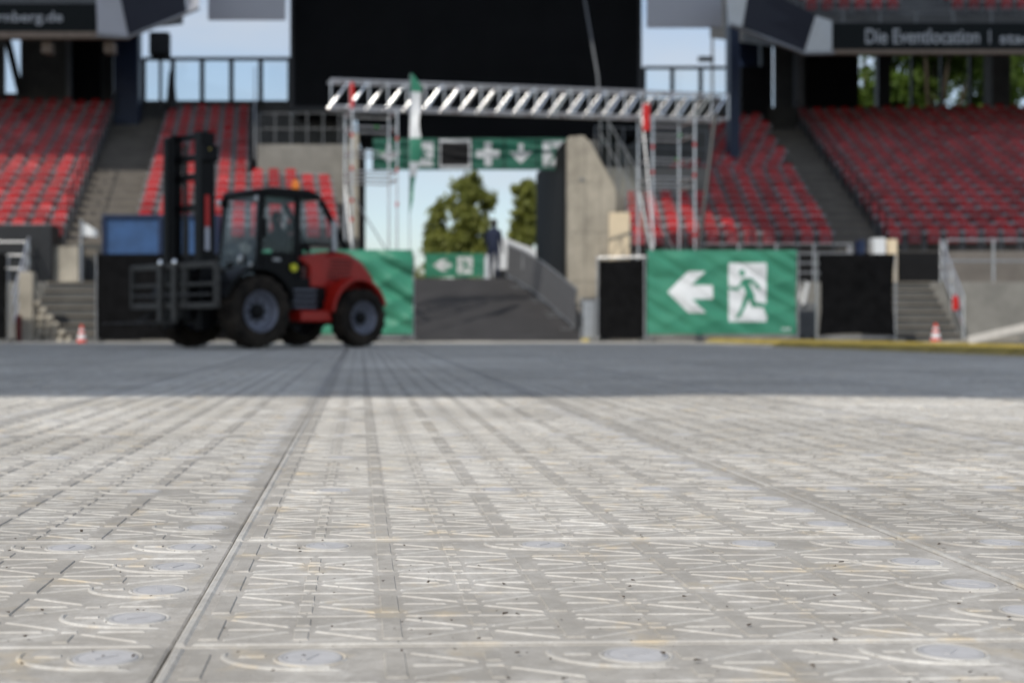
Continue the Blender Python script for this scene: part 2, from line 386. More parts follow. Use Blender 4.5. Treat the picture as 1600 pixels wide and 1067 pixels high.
for fx, fy in far:
    z = rr.uniform(-.003, .001)
    frust(fb, fx + .003, fy + .003, fx + PW - .003, fy + PD - .003, .03, .004, 0, 0, z - .03)
    for i in range(11):
        cx = fx + .036 + i * (PW - .06) / 10
        frust(fb, cx - .012, fy + .03, cx + .012, fy + PD - .03, .004, .003, 1, 2, z)
    for j in range(1, 5): frust(fb, fx + .03, fy + j * PD / 5 - .006, fx + PW - .03, fy + j * PD / 5 + .006, .003, .003, 1, 1, z)
tag(fb.build('far_deck_panels', [M['deck'], M['deck_rib'], M['deck_pad']], floor, fix=False), kind='stuff')
# grit and leaf crumbs lying on the deck
gb = MB(); rg = random.Random(11)
for k in range(900):
    D = 1.3 + 6 * rg.random() ** 1.6; px = rg.uniform(-30, 1630); s = rg.choice((.0006, .0008, .0011, .0014, .0018, .0026)) * rg.uniform(.8, 1.3)
    c = Vector((X(px, D), D, .0035 + s * .5)); vs = [c + Vector((rg.uniform(-1.6, 1.6), rg.uniform(-1, 1), rg.uniform(-.5, .7))) * s for _ in range(5)]
    gb.add(vs, [(0,1,2),(0,2,3),(0,3,4),(1,2,4),(2,3,4),(0,1,4),(1,3,4)], 0)
tag(gb.build('grit', mat('grit', (.07, .05, .035), .9, var=.5, scale=50)), 'dark crumbs of grit and leaf scattered over the pale deck panels', 'debris', kind='stuff')

# ------------------------------------------------------------------ unseen roof plates, added and shaped to cast shade
RH = 28.0; KX, KY = -sdir.x / sdir.z, -sdir.y / sdir.z     # how far the shade of the added plates lands on the deck, per metre of height
def roof(name, label, outline, z, th, loc, ribs):  # added plate out of view, there for the shade it casts
    t = thing(name, label, 'shade roof', loc); b = MB(); b.prism([(x - loc[0], y - loc[1]) for x, y in outline], z - loc[2], z - loc[2] + th, 'z'); b.build('shade_slab', M['steel_grey'], t)
    for (p, q) in ribs: b = MB(); b.bar(Vector((*p, z + th + .35)) - Vector(loc), Vector((*q, z + th + .35)) - Vector(loc), .35, .7); b.build('shade_girder', M['steel_grey'], t)
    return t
e_ = [(x - RH * KX, y - RH * KY) for x, y in ((-8, 7.05), (-1.5, 7.10), (1.0, 7.05), (1.5, 7.30), (1.9, 7.22), (2.9, 6.86), (4.0, 6.9), (11.5, 7.0), (7.9, 14.0), (6.9, 19.5), (5.6, 29.2), (-9, 29.6))]  # outline projected back from the wanted shade edge on the deck
roof('shade_roof', 'unseen flat grey plate added to cast the shade band on the deck', [(-62, e_[0][1])] + e_ + [(-62, e_[-1][1])], RH, .35, (-62, 0, 0), [((-60, e_[0][1] + k), (e_[0][0] + 6, e_[0][1] + k)) for k in (2, 8, 14, 20)])
roof('shade_roof', 'flat grey roof over the far stand behind the screen', [(-62, 26.8), (-6, 26.8), (-3.2, 18.5), (46, 16.5), (46, 39.5), (-62, 39.5)], RH, .35, (0, 39.5, 0), [((x, 28), (x, 39)) for x in range(-60, 46, 12)])  # added plate, front edge stepped to leave pier and truss in sun

# ------------------------------------------------------------------ ramp, outer ground
r = MB(); RZ = 1.77
r.prism([(33.4, -.05), (33.4, .02), (42, RZ), (52, RZ), (52, -.05)], X(600, 38), 4.42, 'x')
tag(r.build('ramp', M['ramp']), kind='structure')
og = MB(); og.box((-80, 52.01, -.05), (80, 700, RZ - .01)); tag(og.build('outer_ground', M['outer']), kind='structure')

# ------------------------------------------------------------------ stands
seat = MB()     # folded stadium seat, facing -y, base at the tread
seat.add([(-.15,.10,.36),(.15,.10,.36),(.16,.13,.60),(.15,.155,.74),(.10,.16,.78),(-.10,.16,.78),(-.15,.155,.74),(-.16,.13,.60),
          (-.15,.13,.36),(.15,.13,.36),(.16,.16,.60),(.15,.185,.74),(.10,.19,.78),(-.10,.19,.78),(-.15,.185,.74),(-.16,.16,.60)],
         [(0,1,2,7),(7,2,3,6),(6,3,4,5),(8,15,10,9),(15,14,11,10),(14,13,12,11)] + [(i, (i+1) % 8, 8 + (i+1) % 8, 8 + i) for i in range(8)], 0)
seat.box((-.15, .02, .30), (.15, .06, .60), 0)
seat.box((-.13, .012, .34), (.13, .0195, .52), 1); seat.box((-.25, .05, .55), (.25, .085, .625), 3)
seat.box((-.22, .02, .05), (-.205, .14, .66), 2); seat.box((.205, .02, .05), (.22, .14, .66), 2); seat.box((-.22, .07, .28), (.22, .10, .32), 2)
seat_me = seat.mesh('seat', [M['red_seat'], M['grey_seat'], M['steel_grey'], mat('seat_rail_grey', (.42, .39, .40), .4, .1, var=.25, scale=3, randv=.3)])
TD, TH, SP = .72, .27, .5
def block(label, x, y, rz, z0, nrows, span, aisle=None, group='seating blocks of the lower tier', upx=None, clip=True):
    t = thing('seating_block', label, 'seating block', (x, y, 0), rz, group); n = 0
    Mx = Matrix.Rotation(rz, 3, 'Z')
    for i in range(nrows):
        u0, u1 = span(i); z = z0 + i * TH
        a0, a1 = (aisle(i) if aisle else (u0, u1))
        sb = MB(); sb.box((min(u0, a0), i * TD, z - .9), (max(u1, a1), (i + 1) * TD - .002, z)); sb.build('terrace_step', M['tread'], t)
        if aisle:
            for e0, e1 in ((a0, u0), (u1, a1)):
                if e1 - e0 > .2: sb = MB(); sb.box((e0 + .02, i * TD - .30, z - .32), (e1 - .02, i * TD - .003, z - .15)); sb.build('aisle_step', M['stair'], t)
        k = 0; u = u0 + SP / 2
        while u < u1 - .05:
            wv = Mx @ Vector((u, i * TD + .45, 0)) + Vector((x, y, 0))
            px = CX + wv.x / wv.y * F
            if (-25 < px < 1625) or not clip:
                inst('seat', seat_me, t, (u, i * TD + .36, z - .04), (random.uniform(-.09, .05), 0, random.uniform(-.05, .05)), (1, 1, random.uniform(.95, 1.0))); n += 1
            u += SP
    return t
LZ = 2.5; RZ0 = 2.35
bl_left = block('far left bank of red folding seats left of the grey stair aisle', X(100, 37), 37, R(6.5), LZ, 21, lambda i: (-11 * SP, 0), lambda i: (-11 * SP, 1.7))
bl_mid = block('L-shaped bank of red seats behind the forklift mast and cab', X(205, 37), 37, R(6.0), LZ, 20, lambda i: (0, 11 * SP) if i < 8 else (0, 6 * SP))
bl_r1 = block('bank of red seats right of the scaffold gate, left of the right aisle', X(1310, 38), 38, R(-6.0), RZ0, 20, lambda i: (-11 * SP, 0) if i < 9 else (-8 * SP + (i-9)*.20, 0), lambda i: ((-11 * SP, 1.35) if i < 9 else (-8 * SP, 1.35)))
bl_r2 = block('rightmost wide bank of red seats under the dark lettered fascia', X(1310, 38) + 1.36, 38, R(-6.0), RZ0, 21, lambda i: (0, 22 * SP))

# skirt walls, podium with front walls
def boxthing(name, label, cat, a, b, m, group=None, bevel=.01):
    mb = MB(); c = ((a[0] + b[0]) / 2, (a[1] + b[1]) / 2, min(a[2], b[2])); mb.box([p - q for p, q in zip(a, c)], [p - q for p, q in zip(b, c)])
    return tag(mb.build(name, M[m] if isinstance(m, str) else m, None, c, bevel=bevel), label, cat, group)
def boxstruct(name, a, b, m):
    mb = MB(); mb.box(a, b); return tag(mb.build(name, M[m]), kind='structure')
PZ = 1.45
boxthing('podium', 'low concrete walkway podium along the foot of the right stand', 'podium', (X(990, 35.2), 35.2, -.05), (22, 39.5, PZ), 'concrete')
boxthing('podium', 'low concrete walkway podium along the foot of the left stand', 'podium', (-20, 35.2, -.05), (-1.7, 38.5, PZ), 'concrete')
boxthing('stand_wall', 'dark recessed front wall beneath the lowest right seat rows', 'wall', (X(1000, 38), 37.85, PZ + .003), (20, 38.0, RZ0 - .02), 'flat_black')
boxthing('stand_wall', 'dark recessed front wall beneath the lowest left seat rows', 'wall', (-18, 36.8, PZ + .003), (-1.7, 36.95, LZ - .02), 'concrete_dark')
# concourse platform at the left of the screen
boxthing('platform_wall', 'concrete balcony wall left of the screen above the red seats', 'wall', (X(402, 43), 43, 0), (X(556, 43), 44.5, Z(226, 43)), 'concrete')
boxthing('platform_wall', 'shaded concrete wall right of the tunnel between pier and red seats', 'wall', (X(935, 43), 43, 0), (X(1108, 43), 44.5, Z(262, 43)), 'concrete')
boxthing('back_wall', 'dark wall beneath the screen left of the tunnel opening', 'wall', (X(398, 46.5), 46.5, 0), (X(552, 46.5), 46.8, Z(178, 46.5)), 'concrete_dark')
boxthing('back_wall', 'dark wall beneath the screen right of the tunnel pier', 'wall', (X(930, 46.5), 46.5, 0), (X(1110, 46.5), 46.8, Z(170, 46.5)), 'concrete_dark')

def railing(name, label, p, q, h=1.05, posts=6, rails=3, r=.022, m='galv', cat='railing', group=None, bars=0, pane=None):
    p, q = Vector(p), Vector(q); t = thing(name, label, cat, p, 0, group); d = q - p
    for i in range(posts):
        a = d * i / (posts - 1); b = MB(); b.tube([a, a + Vector((0, 0, h))], r, 8); b.build('post', M[m], t)
    for j in range(rails):
        z = h * (j + 1) / rails; b = MB(); b.tube([Vector((0, 0, z)), d + Vector((0, 0, z))], r * .8, 8); b.build('rail', M[m], t)
    if bars:
        b = MB()
        for i in range(bars): a = d * (i + .5) / bars; b.tube([a + Vector((0, 0, .08)), a + Vector((0, 0, h))], r * .35, 4)
        o = b.build('infill_bars', M[m], t); tag(o, kind='stuff')
    if pane:
        for i in range(posts - 1):
            a = d * (i + .04) / (posts - 1); c = d * (i + .96) / (posts - 1); b = MB(); n = Vector((0, .012, 0))
            lo, hi = Vector((0, 0, .12)), Vector((0, 0, h - .05))
            b.add([a+lo, c+lo, c+hi, a+hi, a+lo+n, c+lo+n, c+hi+n, a+hi+n], [(0,1,2,3),(7,6,5,4),(0,4,5,1),(1,5,6,2),(2,6,7,3),(3,7,4,0)])
            b.build('glass_pane', M[pane], t)
    return t
railing('railing', 'grey balcony railing over the concrete wall left of the screen', P(405, 226, 43.1), P(555, 226, 43.1), .95, 7, 2, m='steel_grey', r=.016)
railing('railing', 'tall grey frame railing at the top right edge of the L-shaped seats', P(398, 250, 43.2), P(398, 158, 51), 1.2, 8, 3)
railing('railing', 'grey railing along the right podium edge in front of the red seats', (X(1095, 35.4), 35.4, PZ), (X(1330, 35.4), 35.4, PZ), .95, 5, 4, bars=0)
railing('railing', 'grey railing right of the right hand stair on the podium', (X(1478, 35.4), 35.4, PZ), (X(1700, 35.4), 35.4, PZ), 1.05, 4, 2, r=.035)
railing('railing', 'grey railing at the left podium edge beside the left stair', (-12, 35.4, PZ), (X(40, 35.4), 35.4, PZ), 1.0, 4, 3)
railing('railing', 'dark handrail climbing beside the left aisle of the left bank', P(108, 345, 37.3), P(186, 168, 51.5), .8, 14, 1, r=.03, m='dark_steel')
railing('railing', 'dark handrail climbing the right aisle beside the widest seat bank', (X(1310, 38) + 1.32, 38.1, RZ0 + .1), (X(1310, 38) + 1.32 + 1.5, 52.3, RZ0 + 5.4), .9, 16, 1, r=.03, m='dark_steel')
railing('glass_balustrade', 'sloping glass balustrade on the pier side of the right seats', P(938, 250, 41.2), P(1010, 378, 38.2), 1.5, 6, 2, m='steel_grey', cat='balustrade', pane='glass')
railing('railing', 'grey balcony railing right of the screen above the tunnel pier', P(930, 255, 43.2), P(1105, 262, 43.2), 1.1, 5, 2, m='steel_grey')

def stairs(label, x0, x1, y0, y1, z1, n, group='concrete stairs up to the podium'):
    t = thing('stair', label, 'stair', ((x0 + x1) / 2, y0, 0), 0, group)
    for i in range(n):
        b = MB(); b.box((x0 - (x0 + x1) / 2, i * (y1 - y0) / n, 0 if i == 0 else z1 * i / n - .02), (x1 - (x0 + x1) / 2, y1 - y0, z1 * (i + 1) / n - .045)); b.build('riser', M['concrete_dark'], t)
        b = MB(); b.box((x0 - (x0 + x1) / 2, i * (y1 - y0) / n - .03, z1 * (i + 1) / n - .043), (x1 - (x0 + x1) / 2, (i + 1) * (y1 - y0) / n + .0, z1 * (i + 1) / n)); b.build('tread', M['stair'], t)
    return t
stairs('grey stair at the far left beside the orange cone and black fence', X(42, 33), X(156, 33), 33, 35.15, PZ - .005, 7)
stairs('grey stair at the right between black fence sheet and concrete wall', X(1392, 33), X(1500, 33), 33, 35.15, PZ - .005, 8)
def stair_rail(label, x, y0, z0, y1, z1, h=1.0, group='tube handrails on the stairs'):
    t = thing('handrail', label, 'handrail', (x, y0, 0), 0, group)
    a, b = Vector((0, 0, z0)), Vector((0, y1 - y0, z1))
    for k in (h, h * .66, h * .33): m_ = MB(); m_.tube([a + Vector((0, 0, k)), b + Vector((0, 0, k))], .024, 8); m_.build('rail', M['alu'], t)
    for s in (0, .5, 1): p = a.lerp(b, s); m_ = MB(); m_.tube([p, p + Vector((0, 0, h + .02))], .026, 8); m_.build('post', M['alu'], t)
    return t
def slant_rail(label, p, q, hs, group):
    t = thing('handrail', label, 'handrail', p, 0, group); p, q = Vector(p), Vector(q)
    for k in hs: m_ = MB(); m_.tube([Vector((0, 0, k)), q - p + Vector((0, 0, k))], .03, 8); m_.build('rail', M['alu'], t)
    for s in (0, .5, 1): a = (q - p) * s; m_ = MB(); m_.tube([a - Vector((0, 0, .0)), a + Vector((0, 0, hs[-1] + .02))], .03, 8); m_.build('post', M['alu'], t)
G_ = 'tube handrails on the stairs'
slant_rail('steep silver handrail on the left stair below the left seat bank', (X(20, 33), 33, 0), (X(45, 35.5), 35.5, 1.5), (.35, .7, 1.05), G_)
slant_rail('silver handrail on the right edge of the right hand stair', (X(1505, 32.9), 32.9, 0.0), (X(1470, 35.4), 35.4, 1.45), (.35, .7, 1.05), G_)
slant_rail('short silver handrail rising behind the black fence sheet on the right', (X(1345, 35.4), 35.4, 1.3), (X(1325, 36.8), 36.8, 1.9), (.25, .5), G_)
# red fire point on the right handrail
mb = MB(); mb.lathe([(-.16, 0.001), (-.16, .075), (.12, .075), (.17, .03), (.2, .03), (.2, .001)], 16, 'z')
tag(mb.build('fire_extinguisher', M['red_paint'], None, (X(1493, 33.3), 33.3, Z(474, 33.3)), smooth=True), 'small red cylinder hung on the right stair handrail', 'extinguisher')
mb = MB(); mb.box((-.05, -.05, 0), (.05, .05, .66)); mb.box((-.09, -.09, 0), (.09, .09, .04))
tag(mb.build('red_post', mat('dark_red', (.16, .006, .01), .5), None, (X(29, 32.5), 32.5, -.055), bevel=.008), 'short dark red post standing left of the left stair', 'post')
boxthing('pile_of_blocks', 'pale mesh-covered stack at the foot of the left stair', 'stack', (X(30, 32.6), 32.55, -.05), (X(52, 32.6), 32.9, Z(425, 32.6)), 'concrete_warm')
boxthing('wall_block', 'beige stone block on the podium behind the left stair', 'block', (X(78, 36), 35.9, PZ), (X(124, 36), 36.6, Z(385, 36)), 'concrete_warm')
boxthing('equipment_case', 'black box standing on the podium under the left seats', 'case', (X(-20, 35.9), 35.7, PZ), (X(84, 35.9), 36.5, Z(352, 35.9)), 'dark_steel')
# narrow stone rubble beside stairs
rb = thing('stone_heap', 'heap of pale stones lying beside the left stair', 'stones', (X(62, 32.5), 32.5, -.05)); rs = random.Random(4)
ico = bmesh.new(); bmesh.ops.create_icosphere(ico, subdivisions=1, radius=.11); ime = bpy.data.meshes.new('stone'); ico.to_mesh(ime); ico.free(); ime.materials.append(M['concrete_warm'])
for i in range(6):
    for j in range(6 - i):
        inst('stone', ime, rb, (-.25 + j * .17 + i * .03, rs.uniform(-.05, .05) + .2, .09 + i * .165), (rs.random() * 3, rs.random() * 3, 0), (1, 1, .8))
boxthing('blue_container', 'blue steel container standing on the podium behind the black fence', 'container', (X(165, 36), 35.6, PZ), (X(345, 36), 36.7, Z(337, 36)), 'blue_paint', bevel=.02)
cont = bpy.data.objects['blue_container']
fr = MB(); x0, x1, zt = X(165, 36) - cont.location.x, X(345, 36) - cont.location.x, Z(337, 36) - PZ
for a, b in (((x0, -.57, zt - .05), (x1, -.57, zt - .05)), ((x0 + .05, -.575, 0.06), (x0 + .05, -.575, zt - .1)), ((0, -.575, 0.06), (0, -.575, zt - .1)), ((x1 - .05, -.575, 0.06), (x1 - .05, -.575, zt - .1))): fr.bar(a, b, .09, .09)
fr.build('frame', M['navy'], cont, bevel=.01)
# small white flag sign left
t = thing('small_flag', 'small white and blue flag on a grey post behind the left stair', 'flag', (X(127, 35.5), 35.5, PZ))
mb = MB(); mb.tube([(0, 0, 0), (0, 0, Z(343, 35.5) - PZ)], .03, 8); mb.build('pole', M['galv'], t)
mb = MB(); zt = Z(345, 35.5) - PZ
for i in range(6):
    a, b = i / 6, (i + 1) / 6
    f = lambda s: (.04 + s * .36, .04 * math.sin(s * 7), zt - .04 - s * .2)
    fa, fb_ = f(a), f(b); mb.add([fa, fb_, (fb_[0], fb_[1] + .003, fb_[2] - .33 + b * .16), (fa[0], fa[1] + .003, fa[2] - .33 + a * .16)], [(0, 1, 2, 3)], 0)
mb.build('cloth', M['white'], t)

# upper tier: deck, fascias, lettering -------------------------------------------------
def text_mesh(s, size, m, ext=.01):
    cu = bpy.data.curves.new('letters', 'FONT'); cu.body = s; cu.size = size; cu.extrude = ext; cu.offset = size * .012
    o = bpy.data.objects.new('tmp', cu); col.objects.link(o); bpy.context.view_layer.update()
    me = bpy.data.meshes.new_from_object(o.evaluated_get(bpy.context.evaluated_depsgraph_get())); bpy.data.objects.remove(o)
    me.materials.clear(); me.materials.append(m); return me
def lettering(s, width, height, x, y, z, parent, m='letters'):
    me = text_mesh(s, 1, M[m], .01); xs = [v.co.x for v in me.vertices]; zs = [v.co.y for v in me.vertices]
    sx = width / (max(xs) - min(xs)); sy = height / (max(zs) - min(zs))
    for v in me.vertices: v.co = Vector(((v.co.x - min(xs)) * sx, -v.co.z, (v.co.y - min(zs)) * sy))
    o = bpy.data.objects.new('lettering', me); col.objects.link(o); o.parent = parent; o.location = (x, y, z); return o
FD = 44.5
# right
tr = thing('upper_tier', 'upper tier of the right stand with dark fascia and red seats', 'stand', (X(1302, FD), FD, 0))
ox = X(1302, FD)
def rel(a, o=(0, 0, 0)): return tuple(p - q for p, q in zip(a, o))
zb, zt_ = Z(78, FD), Z(36, FD)
mb = MB(); mb.box((0, 0, zb), (9, .12, zt_)); mb.build('fascia', M['fascia'], tr, bevel=.01)
mb = MB(); mb.box((-.5, -.03, zb - .13), (9, .3, zb - .005)); mb.build('ledge', M['beige'], tr)
mb = MB(); mb.prism([(.125, zb), (.125, zt_ - .1), (5.0, zt_ + 3.0), (14, zt_ + 8.2), (14, zb + 3.2)], -.9, 30, 'x'); mb.build('slab', M['concrete_dark'], tr)
lettering('Die Eventlocation', X(1530, FD) - X(1352, FD), (zt_ - zb) * .55, X(1352, FD) - ox, -.012, Z(69, FD), tr)
lettering('|', .04, (zt_ - zb) * .5, X(1545, FD) - ox, -.012, Z(69, FD), tr)
lettering('stadion', X(1652, FD) - X(1562, FD), (zt_ - zb) * .42, X(1562, FD) - ox, -.012, Z(69, FD), tr)
for i, px in enumerate((1318, 1376, 1432, 1490, 1550, 1608)):
    b = MB(); x = X(px, FD) - ox; b.tube([(x, .06, zt_), (x, .06, zt_ + .38), (x - .12, .1, zt_ + .42)], .035, 8); b.build('rail_bracket', M['steel_grey'], tr)
b = MB(); b.tube([(-.1, .1, zt_ + .44), (8, .1, zt_ + .44)], .03, 8); b.build('rail', M['steel_grey'], tr)
for i in range(14):
    x = -.4 + i * .52
    if X(1412, 45.5) - ox < x < X(1482, 45.5) - ox: continue
    for k in range(2): inst('seat', seat_me, tr, (x, .95 + k * .8, zt_ + .34 + k * .50))
for k in range(3):
    b = MB(); b.box((-1.5, .7 + k * .8, zt_ - .5 + k * .5), (8.5, 1.498 + k * .8, zt_ + .32 + k * .5)); b.build('terrace_step', M['concrete_dark'], tr)
# right angled end panels
def angled(parent, pts, m, name, th=.06):       # quad given as four world points (front), thickened in +y
    mb = MB(); f = [Vector(p) - parent.location for p in pts]; bk = [p + Vector((0, th, 0)) for p in f]
    mb.add(f + bk, [(0,1,2,3),(7,6,5,4),(0,4,5,1),(1,5,6,2),(2,6,7,3),(3,7,4,0)]); return mb.build(name, M[m], parent, bevel=.008)
ce = thing('corner_banner', 'navy and white slanting corner banner at the left end of the right upper tier', 'banner', (X(1302, FD), FD - .05, 0))
angled(ce, [P(1300, 80, 44.3), P(1257, 81, 43.8), P(1274, 25, 43.8), P(1300, 33, 44.3)], 'white', 'white_panel')
angled(ce, [P(1257, 81, 43.8), P(1160, 42, 40.9), P(1172, -30, 40.9), P(1275, 24, 43.8)], 'fascia_navy', 'navy_panel')
angled(ce, [P(1160, 42, 40.9), P(1138, 36, 40.5), P(1132, -40, 40.5), P(1172, -30, 40.9)], 'white', 'white_panel')
b = MB(); b.tube([P(1302, 83, 44.3) - ce.location, P(1257, 84, 43.8) - ce.location, P(1138, 38, 40.5) - ce.location], .06, 8); b.build('edge_tube', M['galv'], ce)
# left
tl = thing('upper_tier', 'upper tier of the left stand with dark lettered fascia', 'stand', (X(150, FD), FD, 0)); ox = X(150, FD)
zb, zt_ = Z(50, FD), Z(6, FD)
mb = MB(); mb.box((-30, 0, zb), (0, .12, zt_)); mb.build('fascia', M['fascia'], tl, bevel=.01)
mb = MB(); mb.box((-6, -.03, zb - .2), (1.0, .3, zb - .005)); mb.build('ledge', M['beige'], tl)
mb = MB(); mb.prism([(.125, zb), (.125, zt_ - .1), (5.0, zt_ + 3.0), (14, zt_ + 8.2), (14, zb + 3.2)], -40, .5, 'x'); mb.build('slab', M['concrete_dark'], tl)
lettering('nuernberg.de', X(98, FD) - X(-42, FD), (zt_ - zb) * .48, X(-42, FD) - ox, -.012, Z(40, FD), tl)
for k in range(4): b = MB(); b.box((-5.8 + k * 1.98, .5, zb - .55), (-5.5 + k * 1.98, 1.0, zb - .21)); b.build('bracket', M['beige'], tl)
ce = thing('corner_banner', 'white and navy slanting corner banner at the right end of the left upper tier', 'banner', (X(150, FD), FD - .05, 0))
angled(ce, [P(200, 56, 43.9), P(152, 52, 44.4), P(150, -10, 44.4), P(186, -10, 43.9)], 'grey_panel', 'white_panel')
angled(ce, [P(292, 18, 41.2), P(201, 55, 43.9), P(187, -12, 43.9), P(282, -40, 41.2)], 'fascia_navy', 'navy_panel')
angled(ce, [P(310, 12, 40.7), P(293, 18, 41.2), P(283, -40, 41.2), P(315, -50, 40.7)], 'grey_panel', 'white_panel')
b = MB(); b.tube([P(152, 56, 44.4) - ce.location, P(200, 59, 43.9) - ce.location, P(310, 14, 40.7) - ce.location], .05, 8); b.build('edge_tube', M['galv'], ce)
# grey panels hanging beside the screen
for (a, b_, c, lab) in ((325, 446, 31, 'plain grey panel hanging left of the big screen'), (1011, 1128, 43, 'plain grey panel hanging right of the big screen')):
    D = 42.5; z = Z(c, D); boxthing('hanging_panel', lab, 'panel', (X(a, D), D, z), (X(b_, D), D + .12, z + 2.6), 'grey_panel', 'grey panels beside the screen')
# back walls and columns under the tiers
bw = thing('rear_wall', 'dark rear wall with slanting sky gap behind the left seats', 'wall', (-12, 53, 0))
def rbox(t, name, px0, px1, D, z0, z1, m, th=.4):
    mb = MB(); mb.box((X(px0, D) - t.location.x, D - t.location.y, z0), (X(px1, D) - t.location.x, D + th - t.location.y, z1)); return mb.build(name, M[m], t)
rbox(bw, 'wall_panel', 32, 105, 53.3, 0, 13, 'concrete_dark'); rbox(bw, 'wall_panel', 107, 158, 53.6, 0, 13, 'flat_black'); rbox(bw, 'column', 103, 109, 53, 0, 13, 'steel_grey'); rbox(bw, 'wall_panel', 160, 177, 53.6, 0, 13, 'dark_steel')
rbox(bw, 'wall_panel', -260, 4, 53.3, 0, 13, 'concrete_dark'); rbox(bw, 'parapet', 3, 34, 53.5, 0, Z(146, 53.5), 'concrete_dark')
mb = MB(); mb.bar(rel(P(10, 55, 53), bw.location), rel(P(33, 150, 53), bw.location), .22, .22); mb.build('brace', M['dark_steel'], bw)
boxthing('blue_pillar', 'dark navy steel pillar at the right end of the left stand', 'pillar', (X(178, 50.5), 50.5, 0), (X(216, 50.5), 51.2, 13), 'navy')
boxthing('blue_pillar', 'blue steel pillar at the left end of the right stand', 'pillar', (X(1141, 46.5), 46.5, 0), (X(1156, 46.5), 47.2, 12), 'navy')
bw = thing('rear_wall', 'dark rear wall and columns with gaps to trees behind the right seats', 'wall', (18, 53.5, 0))
rbox(bw, 'wall_panel', 1262, 1342, 54, 0, 13, 'flat_black'); rbox(bw, 'wall_panel', 1213, 1262, 54.2, 0, 13, 'concrete_dark'); rbox(bw, 'wall_panel', 1156, 1186, 54.4, 0, 13, 'navy'); rbox(bw, 'mullion', 1190, 1207, 54.4, 0, 13, 'dark_steel'); rbox(bw, 'column', 1550, 1579, 53.6, 0, 13, 'concrete_dark', .8)
rbox(bw, 'column', 1372, 1392, 53.6, 0, 13, 'dark_steel'); rbox(bw, 'column', 1244, 1255, 53.4, 0, 12, 'steel_grey')
for px in (1424, 1470, 1515): rbox(bw, 'mullion', px, px + 4, 53.7, 0, 12.5, 'dark_steel', .15)
rbox(bw, 'parapet', 1180, 1700, 53.3, 0, Z(168, 53.3), 'concrete_dark'); rbox(bw, 'wall_panel', 1158, 1200, 53, 0, Z(104, 53), 'flat_black')
# wind screens with glass on the open corners
railing('wind_screen', 'glass wind screen with black posts at the top of the left corner', (X(222, 51.5), 51.8, Z(160, 51.5)), (X(452, 51.5), 51.8, Z(160, 51.5)), (Z(90, 51.5) - Z(160, 51.5)), 6, 1, r=.09, m='dark_steel', cat='wind screen', pane='glass', group='glass wind screens')
railing('wind_screen', 'glass wind screen with black posts right of the screen', (X(1008, 51.5), 51.8, Z(160, 51.5)), (X(1142, 51.5), 51.8, Z(160, 51.5)), (Z(104, 51.5) - Z(160, 51.5)), 4, 1, r=.08, m='dark_steel', cat='wind screen', pane='glass', group='glass wind screens')
boxthing('corner_wall', 'low dark wall at the top of the left corner under the wind screen', 'wall', (X(180, 51.9), 51.95, 0), (X(455, 51.9), 52.2, Z(157, 51.9)), 'concrete_dark')
boxthing('corner_wall', 'low dark wall under the wind screen right of the screen', 'wall', (X(1000, 51.9), 51.95, 0), (X(1160, 51.9), 52.2, Z(154, 51.9)), 'concrete_dark')
t = thing('loudspeaker', 'black loudspeaker box above the wind screen of the left corner', 'loudspeaker', (X(250, 50), 50, Z(88, 50)))
mb = MB(); mb.box((-.34, -.25, 0), (.34, .25, .80)); mb.build('cabinet', M['flat_black'], t, bevel=.02)
mb = MB(); mb.box((-.3, -.262, .05), (.3, -.252, .75)); mb.build('grille', M['dark_steel'], t)
mb = MB(); mb.tube([(0, .1, -1.9), (0, .1, 0)], .06, 8); mb.build('pole', M['dark_steel'], t)
t = thing('parasol', 'closed dark parasol behind the left corner seats', 'parasol', (X(268, 50.8), 50.8, Z(190, 50.8)))
mb = MB(); mb.lathe([(0.0, .05), (.1, .26), (.9, .17), (1.7, .10), (1.95, .01)], 10, 'z'); mb.build('cover', M['dark_steel'], t, smooth=True)
mb = MB(); mb.tube([(0, 0, -1), (0, 0, .1)], .04, 8); mb.build('pole', M['dark_steel'], t)
t = thing('lamp_mast', 'thin far lamp mast in the sky right of the screen', 'lamp mast', (X(1113, 110), 110, 1.7))
mb = MB(); mb.tube([(0, 0, 0), (0, 0, 24)], .12, 8); mb.build('mast', M['steel_grey'], t)
mb = MB(); mb.box((-1.1, -.2, 19.1), (.1, .2, 19.5)); mb.build('lamp_arm', M['dark_steel'], t, bevel=.05)

# big screen
D = 44.0; x0, x1 = X(453, D), X(1003, D)
t = thing('video_screen', 'huge black screen seen dark above the tunnel opening', 'screen', ((x0 + x1) / 2, D, Z(212, D)))
hw = (x1 - x0) / 2
mb = MB(); mb.box((-hw + .12, 0, .9), (hw - .12, .5, 9)); mb.build('display', M['screen'], t)
mb = MB()
for k in range(1, 11): mb.box((-hw + .12 + k * (2 * hw - .24) / 11 - .006, -.006, .9), (-hw + .12 + k * (2 * hw - .24) / 11 + .006, -.001, 9))
for k in range(1, 8): mb.box((-hw + .12, -.006, .9 + k - .006), (hw - .12, -.0015, .9 + k + .006))
mb.build('panel_seams', M['screen'], t)
mb = MB(); mb.box((-hw, .02, .78), (-hw + .118, .7, 9)); mb.box((hw - .118, .02, .78), (hw, .7, 9)); mb.box((-hw + .12, .02, .78), (hw - .12, .7, .898)); mb.build('frame', M['dark_steel'], t)
mb = MB(); mb.box((X(558, D) - t.location.x, .3, 0), (X(1002, D) - t.location.x, 3.5, .778)); mb.build('support_beam', M['screen'], t)
mb = MB(); mb.box((-hw + .1, .52, .8), (hw - .1, 2.4, 9)); mb.build('housing', M['flat_black'], t)
mb = MB(); mb.tube([P(910, -20, 41) , P(934, 120, 39), P(936, 150, 38.2)], .03, 6)
tag(mb.build('cable', M['steel_grey']), 'thin grey cable running diagonally in front of the black screen', 'cable')

